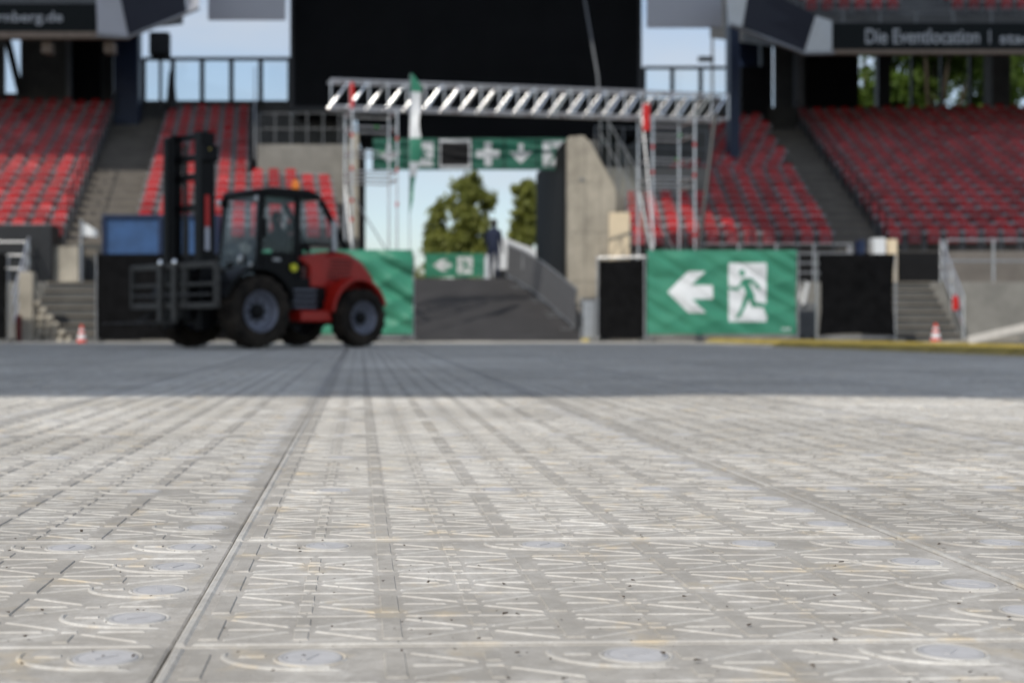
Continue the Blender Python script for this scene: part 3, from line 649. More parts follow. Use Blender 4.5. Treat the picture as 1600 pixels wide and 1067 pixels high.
# tunnel piers
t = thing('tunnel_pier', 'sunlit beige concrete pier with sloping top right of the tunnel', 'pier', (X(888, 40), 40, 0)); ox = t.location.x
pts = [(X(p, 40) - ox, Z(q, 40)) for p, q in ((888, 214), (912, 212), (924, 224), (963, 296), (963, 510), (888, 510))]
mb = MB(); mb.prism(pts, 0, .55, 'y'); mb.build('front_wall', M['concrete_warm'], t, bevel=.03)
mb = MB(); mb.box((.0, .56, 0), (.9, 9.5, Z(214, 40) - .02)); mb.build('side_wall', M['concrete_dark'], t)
mb = MB(); mb.box((-.06, .62, 0), (-.004, 9.5, Z(216, 40))); mb.build('dark_sheet', M['flat_black'], t)  # black sheet standing in for the shade inside the tunnel
mb = MB()
for zq in (1.6, 3.0, 4.4): mb.box((.02, -.004, zq), (X(924 if zq > 4 else (945 if zq > 3.5 else 961), 40) - ox, .004, zq + .012))
for px in (914, 938): mb.box((X(px, 40) - ox, -.004, 1), (X(px, 40) - ox + .012, .004, 4.6 if px > 920 else 5.6))
mb.build('joint', M['concrete_dark'], t)
mb = MB(); mb.box((X(906, 40) - ox, -.02, Z(283, 40)), (X(912, 40) - ox, .001, Z(279, 40))); mb.build('anchor_plate', M['steel_grey'], t)
t = thing('tunnel_pier', 'narrow concrete pier left of the tunnel behind the scaffold tower', 'pier', (X(560, 42), 42, 0))
mb = MB(); mb.box((-.25, 0, 0), (.0, .5, Z(207, 42))); mb.build('front_wall', M['concrete_warm'], t, bevel=.02)
mb = MB(); mb.box((.002, .03, 0), (.19, .5, Z(232, 42))); mb.build('dark_sheet', M['flat_black'], t)
boxthing('board', 'upright cream board leaning beside the beige pier', 'board', (X(952, 39), 39, PZ - .6), (X(984, 39), 39.12, Z(332, 39)), 'cream')

# ------------------------------------------------------------------ printed banners
def inpoly(x, y, p):
    c = False; j = len(p) - 1
    for i in range(len(p)):
        if (p[i][1] > y) != (p[j][1] > y) and x < (p[j][0] - p[i][0]) * (y - p[i][1]) / (p[j][1] - p[i][1]) + p[i][0]: c = not c
        j = i
    return c
def caps(x, y, a, b, r):
    dx, dy = b[0] - a[0], b[1] - a[1]; t = max(0, min(1, ((x - a[0]) * dx + (y - a[1]) * dy) / (dx * dx + dy * dy + 1e-9)))
    return (x - a[0] - t * dx) ** 2 + (y - a[1] - t * dy) ** 2 < r * r
def banner_mesh(w, h, nx, ny, pick, wr, mats, name='banner'):
    me = bpy.data.meshes.new(name); vs = []; fs = []; mi = []
    for j in range(ny + 1):
        for i in range(nx + 1):
            u, v = i / nx, j / ny; vs.append((u * w, wr(u, v), v * h))
    for j in range(ny):
        for i in range(nx):
            k = j * (nx + 1) + i; fs.append((k, k + 1, k + nx + 2, k + nx + 1)); mi.append(pick((i + .5) / nx, (j + .5) / ny))
    me.from_pydata(vs, [], fs); me.polygons.foreach_set('material_index', mi); me.polygons.foreach_set('use_smooth', [True] * len(fs))
    for m in mats: me.materials.append(m)
    me.update(); return me
def man(x, y):       # running figure within a unit square frame (x 0..1, y 0..1 up); True = figure
    if (x - .36) ** 2 / .0064 + (y - .835) ** 2 / .0034 < 1: return True
    segs = [((.44, .66), (.60, .44), .085), ((.40, .70), (.62, .70), .042), ((.62, .70), (.80, .58), .036), ((.38, .68), (.24, .56), .034), ((.24, .56), (.04, .575), .030),
            ((.50, .46), (.42, .30), .062), ((.42, .30), (.28, .12), .046), ((.58, .46), (.66, .30), .062), ((.66, .30), (.97, .275), .040), ((.95, .275), (.99, .16), .036), ((.30, .12), (.22, .09), .03)]
    return any(caps(x, y * 1.0, a, b, r) for a, b, r in segs)
def pick_exit(u, v):
    arrow = [(.135, .50), (.275, .745), (.39, .745), (.295, .585), (.44, .585), (.44, .415), (.295, .415), (.39, .255), (.275, .255)]
    if inpoly(u, v, arrow): return 1
    x, y = (u - .545) / .255, (v - .145) / .70
    if 0 < x < 1 and 0 < y < 1: return 0 if man(x, y) else 1
    if .90 < u < .965 and .045 < v < .075 and (int(u * 260) % 3): return 1
    return 0
def wrinkle(seed, amp):
    def f(u, v):
        a = .3 * math.sin(5 * u + 4 * v + seed) + .10 * math.sin(15 * u - 9 * v + 2 * seed + 3 * u * v) + .8 * noise.noise(Vector((u * 3 + seed, v * 3, seed)))
        b = noise.noise(Vector((u * 9 + v * 8, v * 2 - u * 2, seed * 3)))
        c = abs(noise.noise(Vector(((u + v * .8) * 4, (u - v) * .9, seed))))
        return amp * (a * .6 + b * .7 - 2.1 * c + 1.2 * abs(noise.noise(Vector((u * 2.5 - v * 3.2, u * 1.2, seed * 1.7))))) * (min(1, 6 * v) * .6 + .4) * (1 - .6 * max(0, v - .9) / .1)
    return f
def fence(label, x, y, rz, w=3.5, h=2.0, group='mobile site fence panels on the pitch edge'):
    t = thing('site_fence', label, 'fence', (x, y, -.055), rz, group)
    for xx in (0, w):
        b = MB(); b.tube([(xx, 0, .05), (xx, 0, h)], .021, 8); b.build('post', M['galv'], t)
        b = MB(); b.box((xx - .12, -.33, 0), (xx + .12, .33, .13)); b.build('foot', M['concrete_dark'], t, bevel=.02)
    for zz in (.16, h - .02): b = MB(); b.tube([(0, 0, zz), (w, 0, zz)], .017, 8); b.build('rail', M['galv'], t)
    b = MB(); n = int(w / .12)
    for i in range(1, n): b.tube([(w * i / n, 0, .16), (w * i / n, 0, h - .02)], .003, 3, cap=False)
    for j in range(1, 8): b.tube([(0, 0, .16 + (h - .18) * j / 8), (w, 0, .16 + (h - .18) * j / 8)], .003, 3, cap=False)
    tag(b.build('wire_mesh', M['galv'], t), kind='stuff')
    return t
FT = 'site fence panel carrying the '
DB = 32.0
def hang(name, label, cat, me, x, y, z, rz=0, group=None):
    o = bpy.data.objects.new(name, me); col.objects.link(o); o.location = (x, y, z); o.rotation_euler = (0, 0, rz); return tag(o, label, cat, group)
# right exit banner
x0 = X(1011, DB); wb = X(1244, DB) - x0; zb = Z(522, DB); hb = Z(391, DB) - zb
fence(FT + 'large green exit banner on the right', x0 - .04, DB + .06, 0, wb + .1, 2.0)
hang('exit_banner', 'large green vinyl banner with white left arrow and running man pictogram', 'banner',
     banner_mesh(wb, hb, 300, 170, pick_exit, wrinkle(1.3, .052), [M['green'], M['white']]), x0, DB, zb)
# left plain green banner (same print, mostly behind the forklift)
xl = X(645, DB); wl = 3.4
fence(FT + 'left green banner behind the forklift', xl - wl - .02, DB - .2 + .06, R(1.0), wl + .04, 2.0)
hang('exit_banner', 'creased green vinyl banner on the fence right behind the forklift', 'banner',
     banner_mesh(wl, hb, 160, 90, lambda u, v: 0, wrinkle(4.1, .085), [M['green'], M['white']]), xl - wl, DB - .2 , zb, R(1.0))
# black sheets
def sheet(label, flabel, x, y, rz, w, zlo=.06, zhi=1.96, amp=.03, seed=2, sag=0):
    fence(flabel, x, y + .05, rz, w, 2.0)
    me = banner_mesh(w - .04, zhi - zlo, 50, 30, lambda u, v: 0, wrinkle(seed, amp), [M['black_mesh']])
    if sag:
        for v in me.vertices: u, q = v.co.x / w, v.co.z / (zhi - zlo); v.co.x += sag * math.sin(q * 3.14) * (1 if u < .5 else -1) * abs(u - .5) * 2; v.co.z -= sag * .8 * math.sin(u * 3.14) * (1 - q) * -1
    hang('fence_sheet', label, 'fence sheet', me, x + .02, y, zlo, rz, 'black sheets hung on the site fence')
sheet('black sheet on the fence behind the fork carriage at left', FT + 'black sheet left of the forklift', X(150, 31.6), 31.6, 0, 3.45, seed=2)
sheet('black sheet at the far left edge beside the left stair', FT + 'black sheet at the left picture edge', X(12, 31.4) - 3.5, 31.4, R(0), 3.5, seed=6)
sheet('narrow black sheet between the ramp and the green exit banner', FT + 'narrow black sheet by the ramp', X(934, 32.6), 32.6, R(-22), 1.16, zhi=1.86, seed=3)
sheet('sagging black sheet right of the green exit banner', FT + 'sagging black sheet on the right', X(1277, 31.6), 31.6, 0, 1.75, zlo=.14, seed=5, sag=.06)

# overhead emergency banner across the tunnel
DO = 43.0; x0, x1 = X(582, DO), X(886, DO); zb, zt = Z(266, DO), Z(216, DO); ar = (x1 - x0) / (zt - zb)
def pick_over(u, v):
    n = 5.9; s = u * n; c = int(s); x = (s - c); x = (x - .5) ; y = v - .5
    def rot_arrow(x, y): return (abs(x) < .08 and -.02 < y < .32) or (y < .06 and y > -.30 and abs(x) < (y + .30) * .95 and y > -.3 and not (abs(x) < .3 and False))
    if abs(v - .5) > .485: return 2
    if abs(abs(x) - .5) < .02: return 2
    if c == 0: return 1 if rot_arrow(x, y) else 0
    if c == 1:
        xx, yy = (x + .34) / .68, (y + .38) / .76
        return (0 if man(xx, yy) else 1) if 0 < xx < 1 and 0 < yy < 1 and xx > .02 else 0
    if c == 2: return (2 if abs(x) < .44 and abs(y) < .36 else 1) if abs(x) < .495 and abs(y) < .46 else 0
    if c == 3: return 1 if (abs(x) < .11 and abs(y) < .36) or (abs(y) < .11 and abs(x) < .36) else 0
    if c == 4: return 1 if rot_arrow(x, y) else 0
    xx, yy = (x + .34) / .68, (y + .40) / .80
    return (0 if man(xx, yy) else 1) if 0 < xx < 1 and 0 < yy < 1 else 0
hang('overhead_banner', 'long dark green emergency banner with arrows, cross and running man across the tunnel', 'banner',
     banner_mesh(x1 - x0, zt - zb, 320, 60, pick_over, wrinkle(2.2, .05), [M['green_dark'], mat('grey_white_print', (.50, .52, .54), .6), M['flat_black']]), x0, DO, zb)
# far small sign
DF = 62.0; x0 = X(664, DF); wf = X(757, DF) - x0; zb = Z(433, DF); hf = Z(396, DF) - zb
fence('low site fence across the far top of the ramp', x0 - 1.2, DF + .06, 0, 4.2, 1.75).location.z = RZ
hang('exit_banner', 'small distant green exit banner beyond the top of the ramp', 'banner', banner_mesh(wf, hf, 120, 60, pick_exit, wrinkle(3.2, .02), [M['green'], M['white']]), x0, DF, zb)

# ------------------------------------------------------------------ scaffold gate with truss
def tower(label, px0, px1, D, ztop, dd=1.1, deck_z=(), rot=0):
    x0, x1 = X(px0, D), X(px1, D); w_ = x1 - x0
    t = thing('scaffold_tower', label, 'scaffold tower', (x0, D, -.055), rot, 'scaffold towers under the truss')
    for xx in (0, w_):
        for yy in (0, dd):
            b = MB(); b.tube([(xx, yy, .12), (xx, yy, ztop)], .026, 8); b.build('standard', M['alu'], t)
            b = MB(); b.box((xx - .09, yy - .09, 0), (xx + .09, yy + .09, .12)); b.build('foot', M['dark_steel'], t)
    levels = [.3, 2.05, 2.2, 3.95, 4.15, ztop - 1.05, ztop - .45, ztop - .08]
    for z in levels:
        for yy in (0, dd): b = MB(); b.tube([(0, yy, z), (w_, yy, z)], .022, 8); b.build('ledger', M['alu'], t)
        for xx in (0, w_): b = MB(); b.tube([(xx, 0, z), (xx, dd, z)], .022, 8); b.build('transom', M['alu'], t)
    for a, b2 in (((w_, dd, 2.2), (0, dd, 3.95)), ((0, 0, 2.2), (0, dd, 3.95))):
        b = MB(); b.tube([a, b2], .018, 8); b.build('brace', M['galv'], t)
    k = random.Random(px0)
    for xx in (0, w_):
        for z in (1.2, 2.9, 3.3, ztop - .7, ztop - 1.3):
            if k.random() < .65: b = MB(); b.lathe([(-.05, .034), (.05, .034)], 10, 'z', 0, (xx, 0, z + k.uniform(-.2, .2))); b.build('red_clamp', M['red_paint'], t)
    for z in (ztop - .45, ztop - 1.05, 2.05): b = MB(); b.lathe([(-.03, .03), (.03, .03)], 8, 'x', 0, (w_ * k.uniform(.4, .7), 0, z)); b.build('green_clamp', mat('green_clip', (.03, .35, .06), .5), t)
    return t
TA, TB = Vector((X(517, 34.5), 34.5, 0)), Vector((X(1138, 36.7), 36.7, 0)); ZT1 = 6.33; TH_ = .64
TDIR = (TB - TA).normalized(); tang = math.atan2(TDIR.y, TDIR.x)
tower('aluminium scaffold tower left of the tunnel under the truss', 550, 622, 34.3, ZT1 - TH_ - .02, 1.0, rot=tang)
tower('aluminium scaffold tower right of the tunnel under the truss', 1020, 1090, 35.8, ZT1 - TH_ - .02, 1.0, rot=tang)
t = thing('truss_beam', 'long silver box truss lying across both scaffold towers', 'truss', (TA.x, TA.y, ZT1 - TH_), tang)
LT = (TB - TA).length; dp = .5
for y in (0, dp):
    for z in (0, TH_): b = MB(); b.tube([(0, y, z), (LT, y, z)], .032, 10); b.build('chord', M['alu'], t)
nb = 22; st = LT / nb
brushed = mat('bright_aluminium', (.80, .79, .77), .24, .92, var=.05)
for i in range(nb):
    b = MB(); b.bar((i * st + .04, -.001, .04), ((i + 1) * st - .05, -.001, TH_ - .04), .044, .03, up=(random.uniform(-.35, .35), 1, random.uniform(-.35, .35))); b.build('front_brace', brushed, t)
    b = MB(); b.tube([(i * st, dp, .02), ((i + 1) * st, dp, TH_ - .02)], .014, 6); b.build('rear_brace', M['alu'], t)
    if i % 2 == 0: b = MB(); b.tube([(i * st, 0, 0), ((i + 1) * st, dp, 0)], .02, 6); b.tube([(i * st, 0, TH_), ((i + 1) * st, dp, TH_)], .02, 6); b.build('plan_brace', M['alu'], t)
for i in range(nb + 1): b = MB(); b.tube([(i * st, 0, 0), (i * st, 0, TH_)], .018, 6); b.tube([(i * st, 0, 0), (i * st, dp, 0)], .018, 6); b.build('strut', M['alu'], t)
mb = MB(); mb.box((-.05, -.02, 0), (.05, .0, .62)); 
tag(mb.build('red_strap', M['red_paint'], None, (TA.x + TDIR.x * .52, TA.y + TDIR.y * .52 - .045, ZT1 - .68), bevel=.01), 'red strap round the truss above the left scaffold tower', 'strap')
mb = MB(); mb.box((-.09, -.02, 0), (.09, .02, .68))
tag(mb.build('red_strap', M['red_paint'], None, (X(1009, 35.7), 35.62, Z(206, 35.7)), bevel=.02), 'red bag hanging below the truss at the right tower', 'strap')
mb = MB(); mb.tube([P(1118, 178, 36.5), P(1108, 260, 36.0), P(1092, 395, 35.2), (X(1090, 35), 35, -.05)], .055, 8)
tag(mb.build('strut_pole', M['dark_steel'], smooth=True), 'dark leaning pole beside the right scaffold tower', 'pole')
mb = MB(); mb.tube([P(1003, 182, 36), P(1010, 250, 35.6), P(1022, 385, 35.0)], .022, 8)
tag(mb.build('strut_pole', M['galv'], smooth=True), 'silver leaning pole at the left leg of the right scaffold tower', 'pole')
# beach flag
DFl = 33.6; t = thing('feather_flag', 'narrow green and white feather flag on a thin pole in front of the truss', 'flag', (X(641, DFl), DFl, 0))
mb = MB(); mb.tube([(0, 0, 0), (-.02, 0, 3), (.0, 0, Z(116, DFl))], [.018, .015, .008], 6); mb.build('pole', M['galv'], t)
fm = MB(); n = 48
ztop, zbot = Z(116, DFl), Z(335, DFl)
for i in range(n):
    s0, s1 = i / n, (i + 1) / n
    def e(s):
        w_ = .24 * min(1, s * 9 + .25) * (1 if s < .55 else max(.05, 1 - (s - .55) / .45)); zc = ztop - s * (ztop - zbot)
        return Vector((-.01, .03 * math.sin(s * 9), zc)), Vector((w_ * (1 + .12 * math.sin(s * 14)) + .01 * math.sin(s * 30), .10 * math.sin(s * 11), zc))
    a, b = e(s0); c, d = e(s1); q = (s0 + s1) / 2
    fm.add([a, b, d, c], [(0, 1, 2, 3)], 1 if (.13 < q < .46) or .62 < q < .72 else 0)
fm.build('cloth', [M['green'], M['white']], t)

# ------------------------------------------------------------------ crowd barriers on the ramp
bar = thing('crowd_barrier', 'steel crowd barrier standing at the bottom right corner of the ramp', 'barrier', (0, 0, 0), 0, 'steel crowd barriers lining the ramp')
BL, BH = 2.1, 1.05
b = MB(); b.tube([(0, 0, .1), (0, 0, BH), (BL, 0, BH), (BL, 0, .1), (0, 0, .1)], .022, 8); b.build('frame', M['galv'], bar)
for i in range(1, 15): b = MB(); b.tube([(BL * i / 15, 0, .12), (BL * i / 15, 0, BH)], .009, 6); b.build('bar', M['galv'], bar)
b = MB(); b.box((.03, .012, .16), (BL - .03, .018, BH - .03)); b.build('cover_sheet', mat('dark_grey_sheet', (.13, .13, .135), .7), bar)
for xx in (.25, BL - .25): b = MB(); b.box((xx - .03, -.3, 0), (xx + .03, .3, .02)); b.bar((xx, 0, .02), (xx, 0, .1), .03); b.build('foot', M['galv'], bar)
def ramp_z(y): return max(0, min(RZ, .02 + (y - 33.4) / 8.6 * RZ))
path = [Vector((X(915, 33.2), 33.2, 0)), Vector((4.0, 34.4, 0)), Vector((3.78, 36.4, 0)), Vector((3.55, 38.4, 0)), Vector((3.2, 40.4, 0)), Vector((2.9, 42.5, 0)), Vector((2.75, 44.6, 0)), Vector((2.6, 46.6, 0))]
names = ['second crowd barrier up the ramp from the beige pier foot', 'third crowd barrier up the ramp', 'fourth crowd barrier up the ramp', 'fifth crowd barrier near the top of the ramp', 'sixth crowd barrier on the ramp crest beside the standing person', 'seventh and farthest crowd barrier beyond the ramp crest']
for i in range(1, 5):
    o = copy_tree(bar); a, b_ = path[i], path[i + 1]
    za, zb_ = ramp_z(a.y), ramp_z(b_.y); o.location = (a.x, a.y, za); o['label'] = names[i - 1]
    o.rotation_euler = (0, -math.atan2(zb_ - za, (b_ - a).length), math.atan2(b_.y - a.y, b_.x - a.x))
bar.location = (X(908, 33.0), 33.0, -.055); bar.rotation_euler = (0, 0, R(62)); 
t = thing('barrier_sheet', 'pale grey upright panel at the foot of the beige pier', 'panel', (X(911, 32.9), 32.9, -.055))
mb = MB(); mb.box((0, 0, .12), (.30, .03, 1.0)); mb.build('sheet', M['galv'], t, bevel=.01)
mb = MB(); mb.box((-.04, -.12, 0), (.34, .16, .119)); mb.build('foot', M['yellow'], t, bevel=.02)

# ------------------------------------------------------------------ cable ramps, cones, planks
ct = thing('cable_ramp', '', 'cable ramp', (0, 0, 0), 0, 'yellow cable ramps laid along the deck edge')
mb = MB(); mb.prism([(-.28, 0), (-.16, .07), (.16, .07), (.28, 0)], -.45, .45, 'x'); mb.build('base', M['yellow_dirty'], ct)
mb = MB(); mb.box((-.44, -.15, .072), (.44, .15, .088)); mb.build('lid', M['yellow'], ct, bevel=.006)
ORD = 'first second third fourth fifth sixth seventh eighth ninth tenth eleventh twelfth thirteenth fourteenth fifteenth sixteenth seventeenth eighteenth nineteenth twentieth twenty-first twenty-second twenty-third twenty-fourth twenty-fifth twenty-sixth'.split()
def cable_line(A, B, txt, first=None):
    d = B - A; n = int(d.length / .92); ang = math.atan2(d.y, d.x)
    for i in range(n):
        o = first if (first is not None and i == 0) else copy_tree(ct)
        p = A + d * (i + .5) / n; o.location = (p.x, p.y + .03 * math.sin(i * 1.3), -.02 if p.x > 6.3 + (31.5 - p.y) * .07 else .006); o.location.z = max(o.location.z, .006)
        o.rotation_euler = (0, 0, ang + .04 * math.sin(i * 2.1)); o['label'] = txt % ORD[i]
cable_line(Vector((X(1118, 31), 31, 0)), Vector((9.9, 14.5, 0)), '%s yellow cable ramp of the far row, counted from the green banner', ct)
cable_line(Vector((X(1230, 24.5), 24.5, 0)), Vector((8.3, 8.5, 0)), '%s yellow cable ramp of the near row, counted from its far end')
def cone(label, x, y, s=1.0):
    t = thing('traffic_cone', label, 'traffic cone', (x, y, -.055), 0, 'traffic cones by the stairs')
    b = MB(); b.box((-.17 * s, -.17 * s, 0), (.17 * s, .17 * s, .04 * s)); b.build('base', M['cone'], t, bevel=.01)
    b = MB(); b.lathe([(.04 * s, .13 * s), (.50 * s, .03 * s), (.50 * s, .001)], 16, 'z'); b.build('cone_body', M['cone'], t, smooth=True)
    b = MB(); b.lathe([(.15 * s, .111 * s), (.27 * s, .083 * s)], 16, 'z'); b.build('band', M['white'], t)
    b = MB(); b.lathe([(.34 * s, .067 * s), (.40 * s, .054 * s)], 16, 'z'); b.build('band', M['white'], t)
cone('orange traffic cone with white bands before the left stair', X(128, 31.0), 31.0, .88)
cone('orange traffic cone with white bands at the foot of the right stair', X(1462, 32.4), 32.4, .95)
mb = MB(); mb.bar((0, 0, .04), (2.4, -.25, .62), .06, .17)
tag(mb.build('plank', M['wood_white'], None, (X(1512, 31.5), 31.5, .0), bevel=.005), 'long pale plank propped up at the right foot of the concrete wall', 'plank')
mb = MB(); mb.bar((0, 0, 0), (2.2, .2, .1), .2, .05)
tag(mb.build('plank', M['concrete_warm'], None, (X(1440, 32.0), 31.9, -.02), bevel=.005), 'short flat board lying on the ground before the right stair', 'plank')
t = thing('trolley', 'folded white steel trolley between the exit banner and black sheet', 'trolley', (X(1247, 33), 33, -.05))
mb = MB(); mb.tube([(0, 0, 1.0), (.14, 0, 1.45), (.22, 0, 1.42), (.12, 0, .9)], .05, 8); mb.build('handle', M['white'], t, smooth=True)
mb = MB(); mb.box((.02, .02, .1), (.42, .5, .95)); mb.build('body', M['steel_grey'], t, bevel=.02)
for xx in (.08, .36): b = MB(); b.lathe([(-.03, .001), (-.03, .09), (.03, .09), (.03, .001)], 14, 'y', 0, (xx, .05, .09)); b.build('wheel', M['rubber'], t)
# boxes and poster odds on the right podium
for (a, b_, c, d, m, lab) in ((1343, 1352, 375, 'a', 'navy', 'small dark blue crate on the right podium'), (1366, 1384, 372, 'a', 'white', 'small white carton on the right podium behind the black sheet'),
                              (1388, 1402, 374, 'a', 'cream', 'small cardboard box on the right podium right of the white carton')):
    boxthing('storage_box', lab, 'box', (X(a, 36.4), 36.4, PZ + .004), (X(b_, 36.4), 36.8, Z(c, 36.4)), m, 'boxes on the right podium')
# white tent far behind the ramp
t = thing('tent', 'low white tent roof far beyond the ramp', 'tent', (X(806, 75), 75, RZ - .02))
mb = MB(); mb.prism([(-1.5, 0), (-1.5, 2.3), (-.7, 3.3), (1.2, 2.6), (1.2, 0)], 0, 4, 'y'); mb.build('canopy', M['white'], t)
mb = MB(); mb.box((-1.2, -.02, 0), (.9, -.004, 1.6)); mb.build('opening', M['dark_steel'], t)

# ------------------------------------------------------------------ trees
def leaf_crown(mb, blobs, n, size, rnd):
    tot = sum(b[3] ** 2 * 1.0 for b in blobs)
    for (cx, cy, cz, r, rz_) in blobs:
        m_ = int(n * r * r / tot); ncl = max(8, int(m_ / 40))
        for c in range(ncl):
            th = rnd.uniform(0, 6.283); u = rnd.uniform(-1, 1); rad = rnd.random() ** .45; q = math.sqrt(1 - u * u)
            px_, py_, pz_ = cx + q * math.cos(th) * r * rad, cy + q * math.sin(th) * r * rad, cz + u * rz_ * rad
            cs = rnd.uniform(.35, .8) * r * .32
            for k in range(m_ // ncl):
                p = Vector((px_ + rnd.gauss(0, cs), py_ + rnd.gauss(0, cs), pz_ + rnd.gauss(0, cs * .7)))
                a = Vector((rnd.uniform(-1, 1), rnd.uniform(-1, 1), rnd.uniform(-1, 1))).normalized(); b = a.cross(Vector((rnd.uniform(-1, 1), rnd.uniform(-1, 1), rnd.uniform(-1, 1)))).normalized()
                s = size * rnd.uniform(.6, 1.3); mb.add([p - a * s, p + b * s * .5, p + a * s, p - b * s * .5], [(0, 1, 2, 3)])
def tree(label, x, y, z, H, blobs, n, size, leaf, seed, group):
    rnd = random.Random(seed); t = thing('tree', label, 'tree', (x, y, z), 0, group)
    b = MB(); b.tube([(0, 0, 0), (.1, 0, H * .3), (0, .1, H * .6), (.05, 0, H * .9)], [H * .022, H * .017, H * .011, H * .003], 8)
    for q in blobs: b.tube([(0, 0, H * .25 + q[2] * .1), (q[0] * .5, q[1] * .5, q[2] * .7), (q[0], q[1], q[2])], [H * .010, H * .006, H * .002], 6)
    b.build('trunk', M['bark'], t, smooth=True)
    mb = MB(); leaf_crown(mb, blobs, n, size, rnd); mb.build('crown', M[leaf], t, fix=False)
GT = 'trees beyond the tunnel'
DT = 120.0; s = DT / F
def B(px, py, r, k, c, zb_=RZ): return ((px - c) * s, random.uniform(-1, 1), CH + (HY - py) * s - zb_, r * s, k * s)
tree('large olive green tree with several crowns seen through the tunnel', X(725, DT), DT, RZ, 13,
     [B(732, 290, 25, 22, 725), B(722, 318, 25, 22, 725), B(756, 312, 19, 22, 725), B(684, 345, 20, 30, 725), B(734, 350, 30, 28, 725), B(700, 385, 38, 22, 725), B(755, 382, 26, 24, 725), B(670, 372, 13, 22, 725), B(728, 400, 50, 20, 725)], 11500, .32, 'leaf_olive', 3, GT)
tree('slimmer tree at the right side of the tunnel opening', X(826, DT), DT, RZ, 12.5,
     [B(822, 298, 17, 20, 826), B(823, 325, 20, 24, 826), B(828, 355, 24, 24, 826), B(815, 372, 20, 14, 826), B(842, 330, 16, 26, 826)], 6000, .32, 'leaf_olive', 8, GT)
GR = 'trees behind the right stand'
for i, (px, D, sd, H) in enumerate(((1350, 72, 21, 14), (1455, 70, 22, 16), (1560, 74, 23, 15))):
    rn = random.Random(sd); bl = []
    for k in range(12): bl.append((rn.uniform(-2.2, 2.2), rn.uniform(-2, 2), rn.uniform(.48, .95) * H, rn.uniform(1.1, 1.7), rn.uniform(.9, 1.4)))
    tree(('leafy green tree behind the left gap of the right stand', 'bright green tree in the middle gap behind the right stand', 'green tree at the right edge behind the stand')[i], X(px, D), D, RZ, H, bl, 12000, .19, 'leaf_green', sd, GR)
for i, (px, w_) in enumerate(((655, 2.2), (780, 2.6))):
    tree(('low dark hedge bush left below the far tree', 'low dark bush between the two far trees')[i], X(px, 105), 105, RZ, 3, [(0, 0, 1.7, w_, 1.3), (1.2, 0, 1.3, w_ * .7, 1.0)], 2500, .2, 'leaf_olive', 40 + i, 'bushes beyond the ramp')

# ------------------------------------------------------------------ people
def figure(t, J, Rd, E, bonemat, mats, fingers=(), face=None, sub=2):
    """one continuous body grown from a joint skeleton"""
    names = list(J); idx = {k: i for i, k in enumerate(names)}
    me = bpy.data.meshes.new('body'); me.from_pydata([J[k] for k in names], [(idx[a], idx[b]) for a, b in E], []); me.update()
    o = bpy.data.objects.new('tmp_body', me); col.objects.link(o)
    sk = o.modifiers.new('skin', 'SKIN'); sk.use_smooth_shade = True
    for k in names:
        v = me.skin_vertices[0].data[idx[k]]; v.radius = Rd[k] if isinstance(Rd[k], tuple) else (Rd[k], Rd[k]); v.use_root = (k == names[0])
    ss = o.modifiers.new('sub', 'SUBSURF'); ss.levels = sub; ss.render_levels = sub
    bpy.context.view_layer.update(); ev = bpy.data.meshes.new_from_object(o.evaluated_get(bpy.context.evaluated_depsgraph_get())); bpy.data.objects.remove(o)
    bm = bmesh.new(); bm.from_mesh(ev)
    for pts, r in fingers:
        m2 = MB(); m2.tube(pts, r, 6); vs = [bm.verts.new(v) for v in m2.v]
        for f in m2.f:
            try: bm.faces.new([vs[i] for i in f])
            except ValueError: pass
    for f in bm.faces:
        c = f.calc_center_median(); best = (9, 0)
        for (a, b), mi in bonemat:
            A, B_ = Vector(J[a]), Vector(J[b]); d = B_ - A; tt = max(0, min(1, (c - A).dot(d) / max(d.dot(d), 1e-9))); ds = (c - A - d * tt).length
            if ds < best[0]: best = (ds, mi)
        f.material_index = best[1]; f.smooth = True
    bm.to_mesh(ev); bm.free(); ev.materials.clear()
    for m in mats: ev.materials.append(m)
    o = bpy.data.objects.new('body', ev); col.objects.link(o); o.parent = t; return o
def hand_fingers(w, d, side):      # wrist/palm end point, pointing direction, thumb side
    w = Vector(w); d = Vector(d).normalized(); s = Vector(side).normalized(); n = d.cross(s); out = []
    for k, ln in enumerate((.075, .085, .08, .062)):
        b = w + s * (.028 - k * .019); out.append(([b - d * .02, b + d * ln * .5 + n * .004, b + d * ln * .85 - n * .02, b + d * ln * .95 - n * .035], [.009, .0085, .008, .006]))
    b = w + s * .03 - d * .05; out.append(([b, b + s * .03 + d * .03, b + s * .035 + d * .06 - n * .01], [.011, .010, .007])); return out
